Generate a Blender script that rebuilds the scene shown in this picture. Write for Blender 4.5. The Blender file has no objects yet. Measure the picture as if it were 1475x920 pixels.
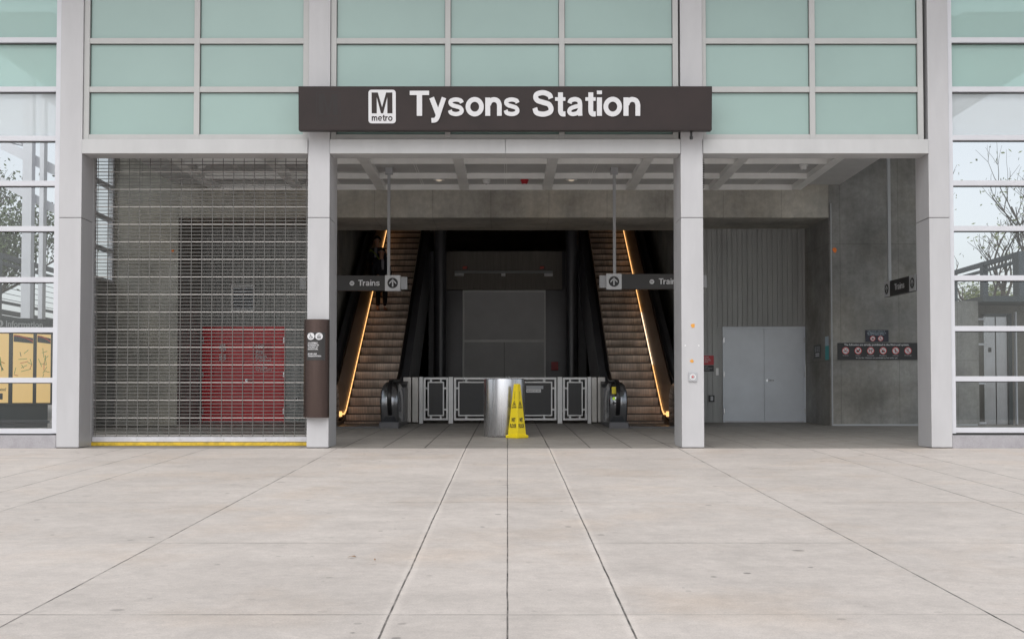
import bpy, bmesh, math, random
from mathutils import Vector, Matrix
R = math.radians
random.seed(7)
scene = bpy.context.scene
COL = scene.collection

# ------------------------------------------------------------------ camera
EYE = 0.684                       # camera height above the floor at the facade line
TH = math.atan(62/1800.0)
def wx(px, py, Y):
    u = (px-731)/1800.0; v = (516-py)/1800.0
    return Y*u/(math.cos(TH)-v*math.sin(TH))
def X_(px, Y, py=450): return wx(px, py, Y)
def Z_(py, Y):
    v = (516-py)/1800.0
    return EYE + Y*(math.sin(TH)+v*math.cos(TH))/(math.cos(TH)-v*math.sin(TH))
YF = 18.37
def floor_z(Y): return 0.0235*(Y-YF) if Y > YF else 0.035*(Y-YF)

cam_d = bpy.data.cameras.new('camera'); cam = bpy.data.objects.new('camera', cam_d); COL.objects.link(cam)
cam.location = (0, 0, EYE); cam.rotation_euler = (R(90)+TH, 0, 0)
cam_d.sensor_width = 36; cam_d.lens = 1800/1475*36
cam_d.shift_x = 6.5/1475; cam_d.shift_y = 56/1475
cam_d.clip_start = 0.1; cam_d.clip_end = 2000
scene.camera = cam

# ------------------------------------------------------------------ materials
def new_mat(name):
    m = bpy.data.materials.new(name); m.use_nodes = True
    return m, m.node_tree.nodes, m.node_tree.links, m.node_tree.nodes['Principled BSDF']
def mat(name, col, rough=0.5, metal=0.0, var=0.0, scale=4.0, bump=0.0, bscale=60.0, coat=0.0, spec=0.5, stretch=(1,1,1), emit=None, es=0, grain=0.0, orand=0.0):
    m, N, L, B = new_mat(name)
    B.inputs['Base Color'].default_value = (*col, 1); B.inputs['Roughness'].default_value = rough
    B.inputs['Metallic'].default_value = metal; B.inputs['Coat Weight'].default_value = coat
    B.inputs['Specular IOR Level'].default_value = spec
    tc = N.new('ShaderNodeTexCoord'); mp = N.new('ShaderNodeMapping'); mp.inputs['Scale'].default_value = stretch
    geo = N.new('ShaderNodeNewGeometry')
    L.new(geo.outputs['Position'], mp.inputs['Vector'])
    if var or grain:
        n = N.new('ShaderNodeTexNoise'); n.inputs['Scale'].default_value = scale; n.inputs['Detail'].default_value = 8; n.inputs['Roughness'].default_value = .62
        L.new(mp.outputs[0], n.inputs['Vector'])
        mr = N.new('ShaderNodeMapRange'); mr.inputs['From Min'].default_value = .3; mr.inputs['From Max'].default_value = .7
        mr.inputs['To Min'].default_value = 1-var; mr.inputs['To Max'].default_value = 1+var
        L.new(n.outputs['Fac'], mr.inputs['Value'])
        val = mr.outputs[0]
        if grain:
            n2 = N.new('ShaderNodeTexNoise'); n2.inputs['Scale'].default_value = bscale; n2.inputs['Detail'].default_value = 4
            L.new(mp.outputs[0], n2.inputs['Vector'])
            m2 = N.new('ShaderNodeMapRange'); m2.inputs['From Min'].default_value = .3; m2.inputs['From Max'].default_value = .7
            m2.inputs['To Min'].default_value = 1-grain; m2.inputs['To Max'].default_value = 1+grain
            L.new(n2.outputs['Fac'], m2.inputs['Value'])
            mu = N.new('ShaderNodeMath'); mu.operation = 'MULTIPLY'
            L.new(val, mu.inputs[0]); L.new(m2.outputs[0], mu.inputs[1]); val = mu.outputs[0]
        if orand:
            oi = N.new('ShaderNodeObjectInfo'); m4 = N.new('ShaderNodeMapRange'); m4.inputs['To Min'].default_value = 1-orand; m4.inputs['To Max'].default_value = 1+orand
            L.new(oi.outputs['Random'], m4.inputs['Value']); mu2 = N.new('ShaderNodeMath'); mu2.operation = 'MULTIPLY'; L.new(val, mu2.inputs[0]); L.new(m4.outputs[0], mu2.inputs[1]); val = mu2.outputs[0]
        vm = N.new('ShaderNodeVectorMath'); vm.operation = 'SCALE'; vm.inputs[0].default_value = col
        L.new(val, vm.inputs['Scale']); L.new(vm.outputs[0], B.inputs['Base Color'])
        mr3 = N.new('ShaderNodeMapRange'); mr3.inputs['To Min'].default_value = max(.05, rough-.12); mr3.inputs['To Max'].default_value = min(1, rough+.12)
        L.new(n.outputs['Fac'], mr3.inputs['Value']); L.new(mr3.outputs[0], B.inputs['Roughness'])
    if bump:
        nb = N.new('ShaderNodeTexNoise'); nb.inputs['Scale'].default_value = bscale; nb.inputs['Detail'].default_value = 6
        L.new(mp.outputs[0], nb.inputs['Vector'])
        b = N.new('ShaderNodeBump'); b.inputs['Strength'].default_value = bump; b.inputs['Distance'].default_value = .01
        L.new(nb.outputs['Fac'], b.inputs['Height']); L.new(b.outputs[0], B.inputs['Normal'])
    if emit:
        B.inputs['Emission Color'].default_value = (*emit, 1); B.inputs['Emission Strength'].default_value = es
    return m

def concrete_wall_mat(name, col, joints=True, stain=.35):
    """cast concrete: blotches, vertical drip stains, form joints and tie holes"""
    m, N, L, B = new_mat(name)
    geo = N.new('ShaderNodeNewGeometry')
    def noise(scale, stretch, det=8, rough=.6):
        mp = N.new('ShaderNodeMapping'); mp.inputs['Scale'].default_value = stretch
        L.new(geo.outputs['Position'], mp.inputs['Vector'])
        n = N.new('ShaderNodeTexNoise'); n.inputs['Scale'].default_value = scale; n.inputs['Detail'].default_value = det; n.inputs['Roughness'].default_value = rough
        L.new(mp.outputs[0], n.inputs['Vector']); return n.outputs['Fac']
    def rng(v, a, b, lo, hi):
        r = N.new('ShaderNodeMapRange'); r.inputs['From Min'].default_value = a; r.inputs['From Max'].default_value = b
        r.inputs['To Min'].default_value = lo; r.inputs['To Max'].default_value = hi
        L.new(v, r.inputs['Value']); return r.outputs[0]
    def mul(a, b):
        x = N.new('ShaderNodeMath'); x.operation = 'MULTIPLY'; L.new(a, x.inputs[0]); L.new(b, x.inputs[1]); return x.outputs[0]
    v = rng(noise(.9, (1, 1, 1)), .3, .7, 1-stain, 1+stain)
    v = mul(v, rng(noise(2.6, (2.5, 2.5, .35)), .35, .7, 1.06, .9))
    v = mul(v, rng(noise(9, (1, 1, 1), 10, .75), .3, .7, .84, 1.16))
    v = mul(v, rng(noise(70, (1, 1, 1), 3), .3, .7, .93, 1.07))
    if joints:
        sep = N.new('ShaderNodeSeparateXYZ'); L.new(geo.outputs['Position'], sep.inputs[0])
        for ax, per, off, w in (('X', 1.22, .35, .012), ('Z', 2.44, .9, .012)):
            a = N.new('ShaderNodeMath'); a.operation = 'ADD'; a.inputs[1].default_value = off+100*per; L.new(sep.outputs[ax], a.inputs[0])
            p = N.new('ShaderNodeMath'); p.operation = 'PINGPONG'; p.inputs[1].default_value = per/2; L.new(a.outputs[0], p.inputs[0])
            v = mul(v, rng(p.outputs[0], 0, w, .72, 1.0))
    vm = N.new('ShaderNodeVectorMath'); vm.operation = 'SCALE'; vm.inputs[0].default_value = col
    L.new(v, vm.inputs['Scale'])
    warm = N.new('ShaderNodeMix'); warm.data_type = 'RGBA'; warm.blend_type = 'MULTIPLY'
    warm.inputs['B'].default_value = (1.05, 1.0, .92, 1)
    L.new(rng(noise(.5, (1, 1, 1)), .45, .65, 0, .8), warm.inputs['Factor'])
    L.new(vm.outputs[0], warm.inputs['A']); L.new(warm.outputs['Result'], B.inputs['Base Color'])
    B.inputs['Roughness'].default_value = .72; B.inputs['Specular IOR Level'].default_value = .35
    b = N.new('ShaderNodeBump'); b.inputs['Strength'].default_value = .35; b.inputs['Distance'].default_value = .01
    L.new(noise(25, (1, 1, 1)), b.inputs['Height']); L.new(b.outputs[0], B.inputs['Normal'])
    return m

def glass_mat(name, tint, gloss=1.0, ior=1.5, rough=0.0, diffuse=None, dfac=0.0, tl_share=.15):
    m = bpy.data.materials.new(name); m.use_nodes = True
    N, L = m.node_tree.nodes, m.node_tree.links
    N.clear()
    out = N.new('ShaderNodeOutputMaterial'); tr = N.new('ShaderNodeBsdfTransparent'); tr.inputs[0].default_value = (*tint, 1)
    gl = N.new('ShaderNodeBsdfGlossy'); gl.inputs['Roughness'].default_value = rough; gl.inputs['Color'].default_value = (gloss, gloss, gloss, 1)
    fr = N.new('ShaderNodeFresnel'); ge = N.new('ShaderNodeNewGeometry'); mr = N.new('ShaderNodeMapRange')
    mr.inputs['To Min'].default_value = ior; mr.inputs['To Max'].default_value = 1/ior     # same reflectance on both faces of the thin pane
    L.new(ge.outputs['Backfacing'], mr.inputs['Value']); L.new(mr.outputs[0], fr.inputs['IOR'])
    mx = N.new('ShaderNodeMixShader'); L.new(fr.outputs[0], mx.inputs[0])
    base = tr.outputs[0]
    if dfac:
        df = N.new('ShaderNodeBsdfDiffuse'); df.inputs[0].default_value = (*diffuse, 1)
        tl = N.new('ShaderNodeBsdfTranslucent'); tl.inputs[0].default_value = (*diffuse, 1)
        ad = N.new('ShaderNodeMixShader'); ad.inputs[0].default_value = tl_share; L.new(df.outputs[0], ad.inputs[1]); L.new(tl.outputs[0], ad.inputs[2])
        m2 = N.new('ShaderNodeMixShader'); m2.inputs[0].default_value = dfac
        L.new(base, m2.inputs[1]); L.new(ad.outputs[0], m2.inputs[2]); base = m2.outputs[0]
    L.new(base, mx.inputs[1]); L.new(gl.outputs[0], mx.inputs[2]); L.new(mx.outputs[0], out.inputs[0])
    return m

def ground_mat():
    m, N, L, B = new_mat('plaza_concrete')
    geo = N.new('ShaderNodeNewGeometry'); sep = N.new('ShaderNodeSeparateXYZ'); L.new(geo.outputs['Position'], sep.inputs[0])
    def M(op, a, b=None, c=None):
        x = N.new('ShaderNodeMath'); x.operation = op
        for i, q in enumerate((a, b, c)):
            if q is None: continue
            if isinstance(q, (int, float)): x.inputs[i].default_value = q
            else: L.new(q, x.inputs[i])
        return x.outputs[0]
    def noise(scale, stretch=(1, 1, 1), det=8, rough=.6):
        mp = N.new('ShaderNodeMapping'); mp.inputs['Scale'].default_value = stretch
        L.new(geo.outputs['Position'], mp.inputs['Vector'])
        n = N.new('ShaderNodeTexNoise'); n.inputs['Scale'].default_value = scale; n.inputs['Detail'].default_value = det; n.inputs['Roughness'].default_value = rough
        L.new(mp.outputs[0], n.inputs['Vector']); return n.outputs['Fac']
    def rng(v, a, b, lo, hi):
        r = N.new('ShaderNodeMapRange'); r.inputs['From Min'].default_value = a; r.inputs['From Max'].default_value = b
        r.inputs['To Min'].default_value = lo; r.inputs['To Max'].default_value = hi
        L.new(v, r.inputs['Value']); return r.outputs[0]
    X, Y = sep.outputs['X'], sep.outputs['Y']
    wob = M('MULTIPLY', M('SUBTRACT', noise(1.3, (1, 1, 1), 3), .5), .012)
    Xw = M('ADD', X, wob)
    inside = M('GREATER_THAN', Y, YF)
    outside = M('SUBTRACT', 1.0, inside)
    # joint mask helper: 1 at joint
    def line(dist, w): return rng(dist, w*.5, w, 1, 0)
    jn = None
    for x0, w, k in ((0, .0055, 1), (-.61, .0068, 1), (.61, .0068, 1)):
        l = M('MULTIPLY', line(M('ABSOLUTE', M('SUBTRACT', Xw, x0)), w), k); jn = l if jn is None else M('MAXIMUM', jn, l)
    faint = None
    for x0 in (-2.5, 2.5, -4.38, 4.38, -5.0, 5.0, -5.6, 5.6, -7.5, 7.5, -10, 10, -12.5, 12.5):
        l = line(M('ABSOLUTE', M('SUBTRACT', Xw, x0)), .008); faint = l if faint is None else M('MAXIMUM', faint, l)
    patch = rng(noise(2.2, (1, 1, 1), 4), .35, .6, .35, 1)
    faint = M('MULTIPLY', faint, patch)
    trans = line(M('PINGPONG', M('ADD', Y, 250-1.5+.0), 1.25), .011)
    trans = M('MULTIPLY', trans, rng(noise(.6, (1, 1, 1), 2), .4, .62, .12, .75))
    jout = M('MULTIPLY', M('MAXIMUM', M('MAXIMUM', jn, faint), trans), outside)
    gi = line(M('PINGPONG', M('ADD', Xw, 61), .305), .011)
    gt = M('MULTIPLY', line(M('PINGPONG', M('ADD', Y, 100-18.37), .61), .012), .6)
    far = rng(M('ABSOLUTE', X), 2.0, 4.5, 1, .55)
    jin = M('MULTIPLY', M('MULTIPLY', M('MAXIMUM', gi, gt), inside), far)
    thr = line(M('ABSOLUTE', M('SUBTRACT', Y, YF)), .02)
    joint = M('MAXIMUM', M('MAXIMUM', jout, jin), M('MULTIPLY', thr, .6))
    # colour
    v = rng(noise(.45, (1, 1, 1), 6), .3, .7, .92, 1.07)
    v = M('MULTIPLY', v, rng(noise(2.1, (.8, 1.2, 1), 8), .3, .7, .94, 1.05))
    v = M('MULTIPLY', v, rng(noise(13, (1, 1, 1), 10, .75), .3, .7, .90, 1.09))
    v = M('MULTIPLY', v, rng(noise(110, (1, 1, 1), 3, .7), .3, .7, .86, 1.12))
    # gum and dirt spots
    vor = N.new('ShaderNodeTexVoronoi'); vor.inputs['Scale'].default_value = 3.1; vor.inputs['Randomness'].default_value = 1
    mpv = N.new('ShaderNodeMapping'); mpv.inputs['Scale'].default_value = (.8, 1, 0); L.new(geo.outputs['Position'], mpv.inputs['Vector']); L.new(mpv.outputs[0], vor.inputs['Vector'])
    sc = N.new('ShaderNodeSeparateColor'); L.new(vor.outputs['Color'], sc.inputs[0])
    size = M('MULTIPLY', M('POWER', sc.outputs[0], 3.0), .12)
    spot = rng(M('SUBTRACT', M('ADD', vor.outputs['Distance'], M('MULTIPLY', noise(30, (1,1,1), 3), .03)), size), 0, .03, 1, 0)
    spot = M('MULTIPLY', spot, M('MULTIPLY', sc.outputs[1], .5))
    v = M('MULTIPLY', v, M('SUBTRACT', 1.0, spot))
    vor2 = N.new('ShaderNodeTexVoronoi'); vor2.inputs['Scale'].default_value = 9.0
    mp2 = N.new('ShaderNodeMapping'); mp2.inputs['Scale'].default_value = (1, 1, 0); mp2.inputs['Location'].default_value = (3.3, 1.7, 0); L.new(geo.outputs['Position'], mp2.inputs['Vector']); L.new(mp2.outputs[0], vor2.inputs['Vector'])
    sc2 = N.new('ShaderNodeSeparateColor'); L.new(vor2.outputs['Color'], sc2.inputs[0])
    spot2 = rng(M('SUBTRACT', M('ADD', vor2.outputs['Distance'], M('MULTIPLY', noise(45, (1, 1, 1), 3), .12)), M('MULTIPLY', M('POWER', sc2.outputs[0], 5.0), .30)), 0, .05, 1, 0)
    spot2 = M('MULTIPLY', spot2, M('MULTIPLY', sc2.outputs[1], .55))
    spot2 = M('MULTIPLY', spot2, rng(noise(.7, (1, 1, 1), 3), .4, .6, .25, 1))
    v = M('MULTIPLY', v, M('SUBTRACT', 1.0, spot2))
    v = M('MULTIPLY', v, rng(noise(4.5, (1, 1, 1), 8, .75), .38, .72, 1.03, .90))
    v = M('MULTIPLY', v, M('SUBTRACT', 1.0, M('MULTIPLY', joint, rng(noise(7, (1, 1, 1), 4), .3, .65, .98, .55))))
    edge = rng(M('ABSOLUTE', M('SUBTRACT', M('ABSOLUTE', Xw), .61)), .02, .05, .12, 0)
    v = M('MULTIPLY', v, M('ADD', 1.0, M('MULTIPLY', edge, outside)))
    cell = None
    for x0 in (-10, -7.5, -5.6, -5.0, -4.38, -2.5, -.61, 0, .61, 2.5, 4.38, 5.0, 5.6, 7.5, 10):
        g_ = M('GREATER_THAN', Xw, x0); cell = g_ if cell is None else M('ADD', cell, g_)
    row = M('FLOOR', M('DIVIDE', M('ADD', Y, 250-1.5), 2.5))
    wn = N.new('ShaderNodeTexWhiteNoise'); wn.noise_dimensions = '1D'; L.new(M('ADD', M('MULTIPLY', row, 17.31), M('MULTIPLY', cell, 3.7)), wn.inputs['W'])
    v = M('MULTIPLY', v, M('ADD', .968, M('MULTIPLY', wn.outputs['Value'], .064)))
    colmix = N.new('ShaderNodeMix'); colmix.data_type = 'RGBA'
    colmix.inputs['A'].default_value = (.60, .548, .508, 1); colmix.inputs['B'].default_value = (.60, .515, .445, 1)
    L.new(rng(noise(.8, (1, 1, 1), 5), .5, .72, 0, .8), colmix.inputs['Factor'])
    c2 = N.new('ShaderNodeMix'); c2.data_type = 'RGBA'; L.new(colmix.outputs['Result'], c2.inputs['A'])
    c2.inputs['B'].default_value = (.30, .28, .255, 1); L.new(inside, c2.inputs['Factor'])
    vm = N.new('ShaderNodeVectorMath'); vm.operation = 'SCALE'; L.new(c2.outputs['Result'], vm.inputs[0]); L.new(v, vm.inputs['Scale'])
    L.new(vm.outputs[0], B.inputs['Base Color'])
    L.new(rng(noise(3), .3, .7, .5, .8), B.inputs['Roughness'])
    b = N.new('ShaderNodeBump'); b.inputs['Strength'].default_value = .5; b.inputs['Distance'].default_value = .01
    h = M('SUBTRACT', M('MULTIPLY', noise(90, (1, 1, 1), 5), .25), joint)
    L.new(h, b.inputs['Height']); L.new(b.outputs[0], B.inputs['Normal'])
    return m

def step_mat():
    m, N, L, B = new_mat('ribbed_escalator_step')
    geo = N.new('ShaderNodeNewGeometry'); tc = N.new('ShaderNodeTexCoord')
    mp = N.new('ShaderNodeMapping'); mp.inputs['Scale'].default_value = (70, .35, .6); L.new(geo.outputs['Position'], mp.inputs['Vector'])
    n = N.new('ShaderNodeTexNoise'); n.inputs['Scale'].default_value = 1; n.inputs['Detail'].default_value = 4; L.new(mp.outputs[0], n.inputs['Vector'])
    n2 = N.new('ShaderNodeTexNoise'); n2.inputs['Scale'].default_value = 2.2; n2.inputs['Detail'].default_value = 6; L.new(geo.outputs['Position'], n2.inputs['Vector'])
    r = N.new('ShaderNodeMapRange'); r.inputs['From Min'].default_value = .3; r.inputs['From Max'].default_value = .7; r.inputs['To Min'].default_value = .72; r.inputs['To Max'].default_value = 1.25; L.new(n.outputs['Fac'], r.inputs['Value'])
    r2 = N.new('ShaderNodeMapRange'); r2.inputs['From Min'].default_value = .3; r2.inputs['From Max'].default_value = .7; r2.inputs['To Min'].default_value = .65; r2.inputs['To Max'].default_value = 1.3; L.new(n2.outputs['Fac'], r2.inputs['Value'])
    mu = N.new('ShaderNodeMath'); mu.operation = 'MULTIPLY'; L.new(r.outputs[0], mu.inputs[0]); L.new(r2.outputs[0], mu.inputs[1])
    vm = N.new('ShaderNodeVectorMath'); vm.operation = 'SCALE'; vm.inputs[0].default_value = (.72, .61, .53); L.new(mu.outputs[0], vm.inputs['Scale'])
    L.new(vm.outputs[0], B.inputs['Base Color']); B.inputs['Roughness'].default_value = .5; B.inputs['Metallic'].default_value = .25
    b = N.new('ShaderNodeBump'); b.inputs['Strength'].default_value = .4; b.inputs['Distance'].default_value = .005; L.new(n.outputs['Fac'], b.inputs['Height']); L.new(b.outputs[0], B.inputs['Normal'])
    return m

MT = dict(
 panel=mat('painted_metal_panel', (.49, .49, .505), .38, var=.07, scale=1.5, stretch=(1,1,.25), grain=.02, bscale=8),
 header=mat('painted_header_channel', (.50, .505, .51), .42, var=.07, scale=2.5, stretch=(1,1,.4)),
 mull=mat('painted_mullion', (.46, .465, .46), .4, var=.05, scale=3),
 mullw=mat('white_mullion', (.60, .61, .65), .4, var=.04, scale=3),
 infill=mat('see_through_dark', (.05, .05, .052), .5, var=.1), gap=mat('joint_shadow_sealant', (.03, .03, .03), .8),
 concrete=concrete_wall_mat('cast_concrete', (.25, .248, .24)), lintel=concrete_wall_mat('brightened_concrete', (.40, .385, .35)),
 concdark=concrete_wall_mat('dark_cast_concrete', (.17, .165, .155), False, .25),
 granite=mat('plinth_stone', (.36, .35, .37), .6, var=.12, scale=6, grain=.15, bscale=120, bump=.2),
 ribbed=mat('ribbed_painted_block', (.36, .365, .36), .6, var=.14, scale=2, stretch=(3,3,.3), grain=.08, bscale=90),
 ribdark=mat('dark_bronze_ribbed_cladding', (.20, .18, .155), .55, var=.2, scale=6, stretch=(6,1,.3)),
 ceil=mat('painted_ceiling_panel', (.60, .60, .60), .7, var=.08, scale=2),
 ceilbeam=mat('painted_ceiling_beam', (.88, .88, .87), .6, var=.06, scale=3),
 soffit=concrete_wall_mat('soffit_concrete', (.16, .14, .125), False, .15),
 doorgrey=mat('grey_door_paint', (.66, .70, .76), .38, var=.08, scale=1.2, coat=.1),
 doordark=mat('dark_grey_door_paint', (.62, .62, .63), .5, var=.1, scale=1.0),
 doorred=mat('red_door_paint', (.68, .010, .024), .35, var=.12, scale=1.4, coat=.15),
 red=mat('red_sign', (.45, .02, .03), .4), redbr=mat('bright_red_sign', (.60, .015, .02), .4),
 white=mat('white_paint', (.78, .78, .78), .45), letter=mat('white_letter', (.66, .66, .68), .4),
 black=mat('black_paint', (.016, .016, .018), .4), navy=mat('navy_sign_face', (.016, .018, .035), .4),
 brown=mat('dark_brown_sign_metal', (.026, .018, .0175), .5, var=.22, scale=2.2, spec=.35),
 brown2=mat('faded_letter_ghost', (.014, .010, .010), .55),
 signdark=mat('charcoal_sign_box', (.032, .030, .030), .38, var=.06, scale=3),
 platewhite=mat('light_grey_sign_plate', (.62, .63, .65), .4), stub=mat('grey_bracket_metal', (.42, .43, .45), .4),
 bronze=mat('bronze_metal', (.095, .068, .062), .22, metal=.85, var=.12, scale=2, stretch=(5,5,.2)),
 steel=mat('brushed_steel', (.66, .67, .70), .27, metal=1.0, var=.05, scale=3, stretch=(14,14,.25)),
 steeld=mat('dark_brushed_steel', (.58, .59, .61), .28, metal=.9, var=.1, scale=3),
 newel=mat('dark_polished_newel_steel', (.30, .31, .33), .2, metal=.95, var=.1, scale=2),
 rail=mat('grey_rail_metal', (.78, .78, .78), .42, metal=.1, var=.06, scale=4),
 railpanel=mat('pale_steel_panel', (.62, .60, .57), .45, metal=.2, var=.1, scale=3),
 rubber=mat('black_rubber_handrail', (.012, .012, .013), .35),
 clad=mat('dark_escalator_cladding', (.10, .10, .108), .33, metal=.3, var=.15, scale=1.5),
 balus=mat('bronze_balustrade_panel', (.17, .11, .075), .33, metal=.65, var=.2, scale=2, stretch=(1,1,1)),
 skirt=mat('escalator_skirt', (.07, .055, .045), .4, metal=.5),
 strip=mat('warm_light_strip', (.9, .7, .4), .4, emit=(1, .50, .17), es=1.5),
 stripw=mat('pale_light_strip', (.9, .8, .7), .4, emit=(1, .72, .48), es=1.9),
 step=step_mat(),
 yellow=mat('yellow_plastic', (.80, .62, .005), .38, var=.03, scale=5),
 yelpaint=mat('worn_yellow_edge', (.62, .42, .03), .6, var=.35, scale=12),
 bar=mat('aluminium_bottom_bar', (.58, .58, .62), .4, var=.1, scale=8),
 grille=mat('galvanised_grille_rod', (.13, .127, .122), .5, metal=.1, var=.08, scale=3),
 grillel=mat('bright_grille_rod', (.38, .365, .35), .45),
 green=mat('green_label', (.35, .62, .02), .4, emit=(.5, .9, .02), es=.25), yel=mat('yellow_label', (.75, .62, .02), .45),
 teal=mat('teal_sticker', (.05, .38, .40), .5), pale=mat('pale_sticker', (.45, .55, .62), .5),
 cream=mat('cream_map_paper', (.72, .50, .22), .5, emit=(.85, .56, .22), es=.42), 
 mapred=mat('map_red', (.55, .07, .04), .5), mapgreen=mat('map_green', (.25, .38, .12), .5), maporange=mat('map_orange', (.72, .33, .05), .5), mapblue=mat('map_blue', (.12, .28, .42), .5),
 kiosk=mat('slate_kiosk_metal', (.045, .06, .07), .4, var=.1, scale=3),
 orange=mat('orange_tag', (.85, .20, .02), .5),
 skin=mat('skin', (.55, .30, .20), .5), jacket=mat('navy_jacket_cloth', (.012, .014, .022), .85), trousers=mat('black_trouser_cloth', (.010, .010, .012), .9),
 shirt=mat('pale_shirt_cloth', (.30, .30, .34), .8), hair=mat('black_hair', (.008, .007, .006), .6), hivis=mat('yellow_green_bag', (.25, .32, .03), .7), shoe=mat('tan_shoe', (.30, .14, .07), .45), eye=mat('eye_white', (.6, .6, .6), .3),
 bark=mat('tree_bark', (.07, .058, .048), .85, var=.25, scale=8), leaf=mat('tree_leaf', (.06, .085, .03), .7, var=.4, scale=3), leafp=mat('spring_leaf', (.16, .19, .08), .7, var=.4, scale=3),
 truss=mat('slate_bridge_steel', (.06, .075, .09), .5, var=.1, scale=3),
 lamp=mat('downlight_lens', (.8, .75, .68), .3, emit=(1, .8, .6), es=.25), 
 faintlamp=mat('dim_tube', (.35, .36, .36), .4), exitred=mat('dim_glow_exit_face', (.22, .09, .08), .5, emit=(1, .1, .05), es=.06),  # exit lettering given a faint red glow of its own
 leafdry=mat('dry_leaf', (.26, .15, .07), .8),
 frost=mat('frosted_green_glass', (.29, .415, .385), .2, var=.07, scale=.3, coat=.6, orand=.05),
 frostside=glass_mat('thin_frosted_glass', (.80, .93, .90), diffuse=(.52, .70, .66), dfac=.62),
 frostpale=glass_mat('sky_whitened_glass', (.97, .98, .99), diffuse=(.84, .90, .92), dfac=.55, tl_share=.4),  # frosted glass whitened, brightness of the sky behind put into its colour
 slabglass=glass_mat('milky_slab_glass', (.8, .9, .86), diffuse=(.72, .86, .80), dfac=.85, tl_share=.75, ior=1.2),
 clear=glass_mat('clear_glass', (.97, .985, .99), gloss=1.0, ior=1.5),
 clearside=glass_mat('side_clear_glass', (.96, .98, .98), gloss=1.0, ior=1.4),
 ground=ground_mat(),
)
BM_W = MT

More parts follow.
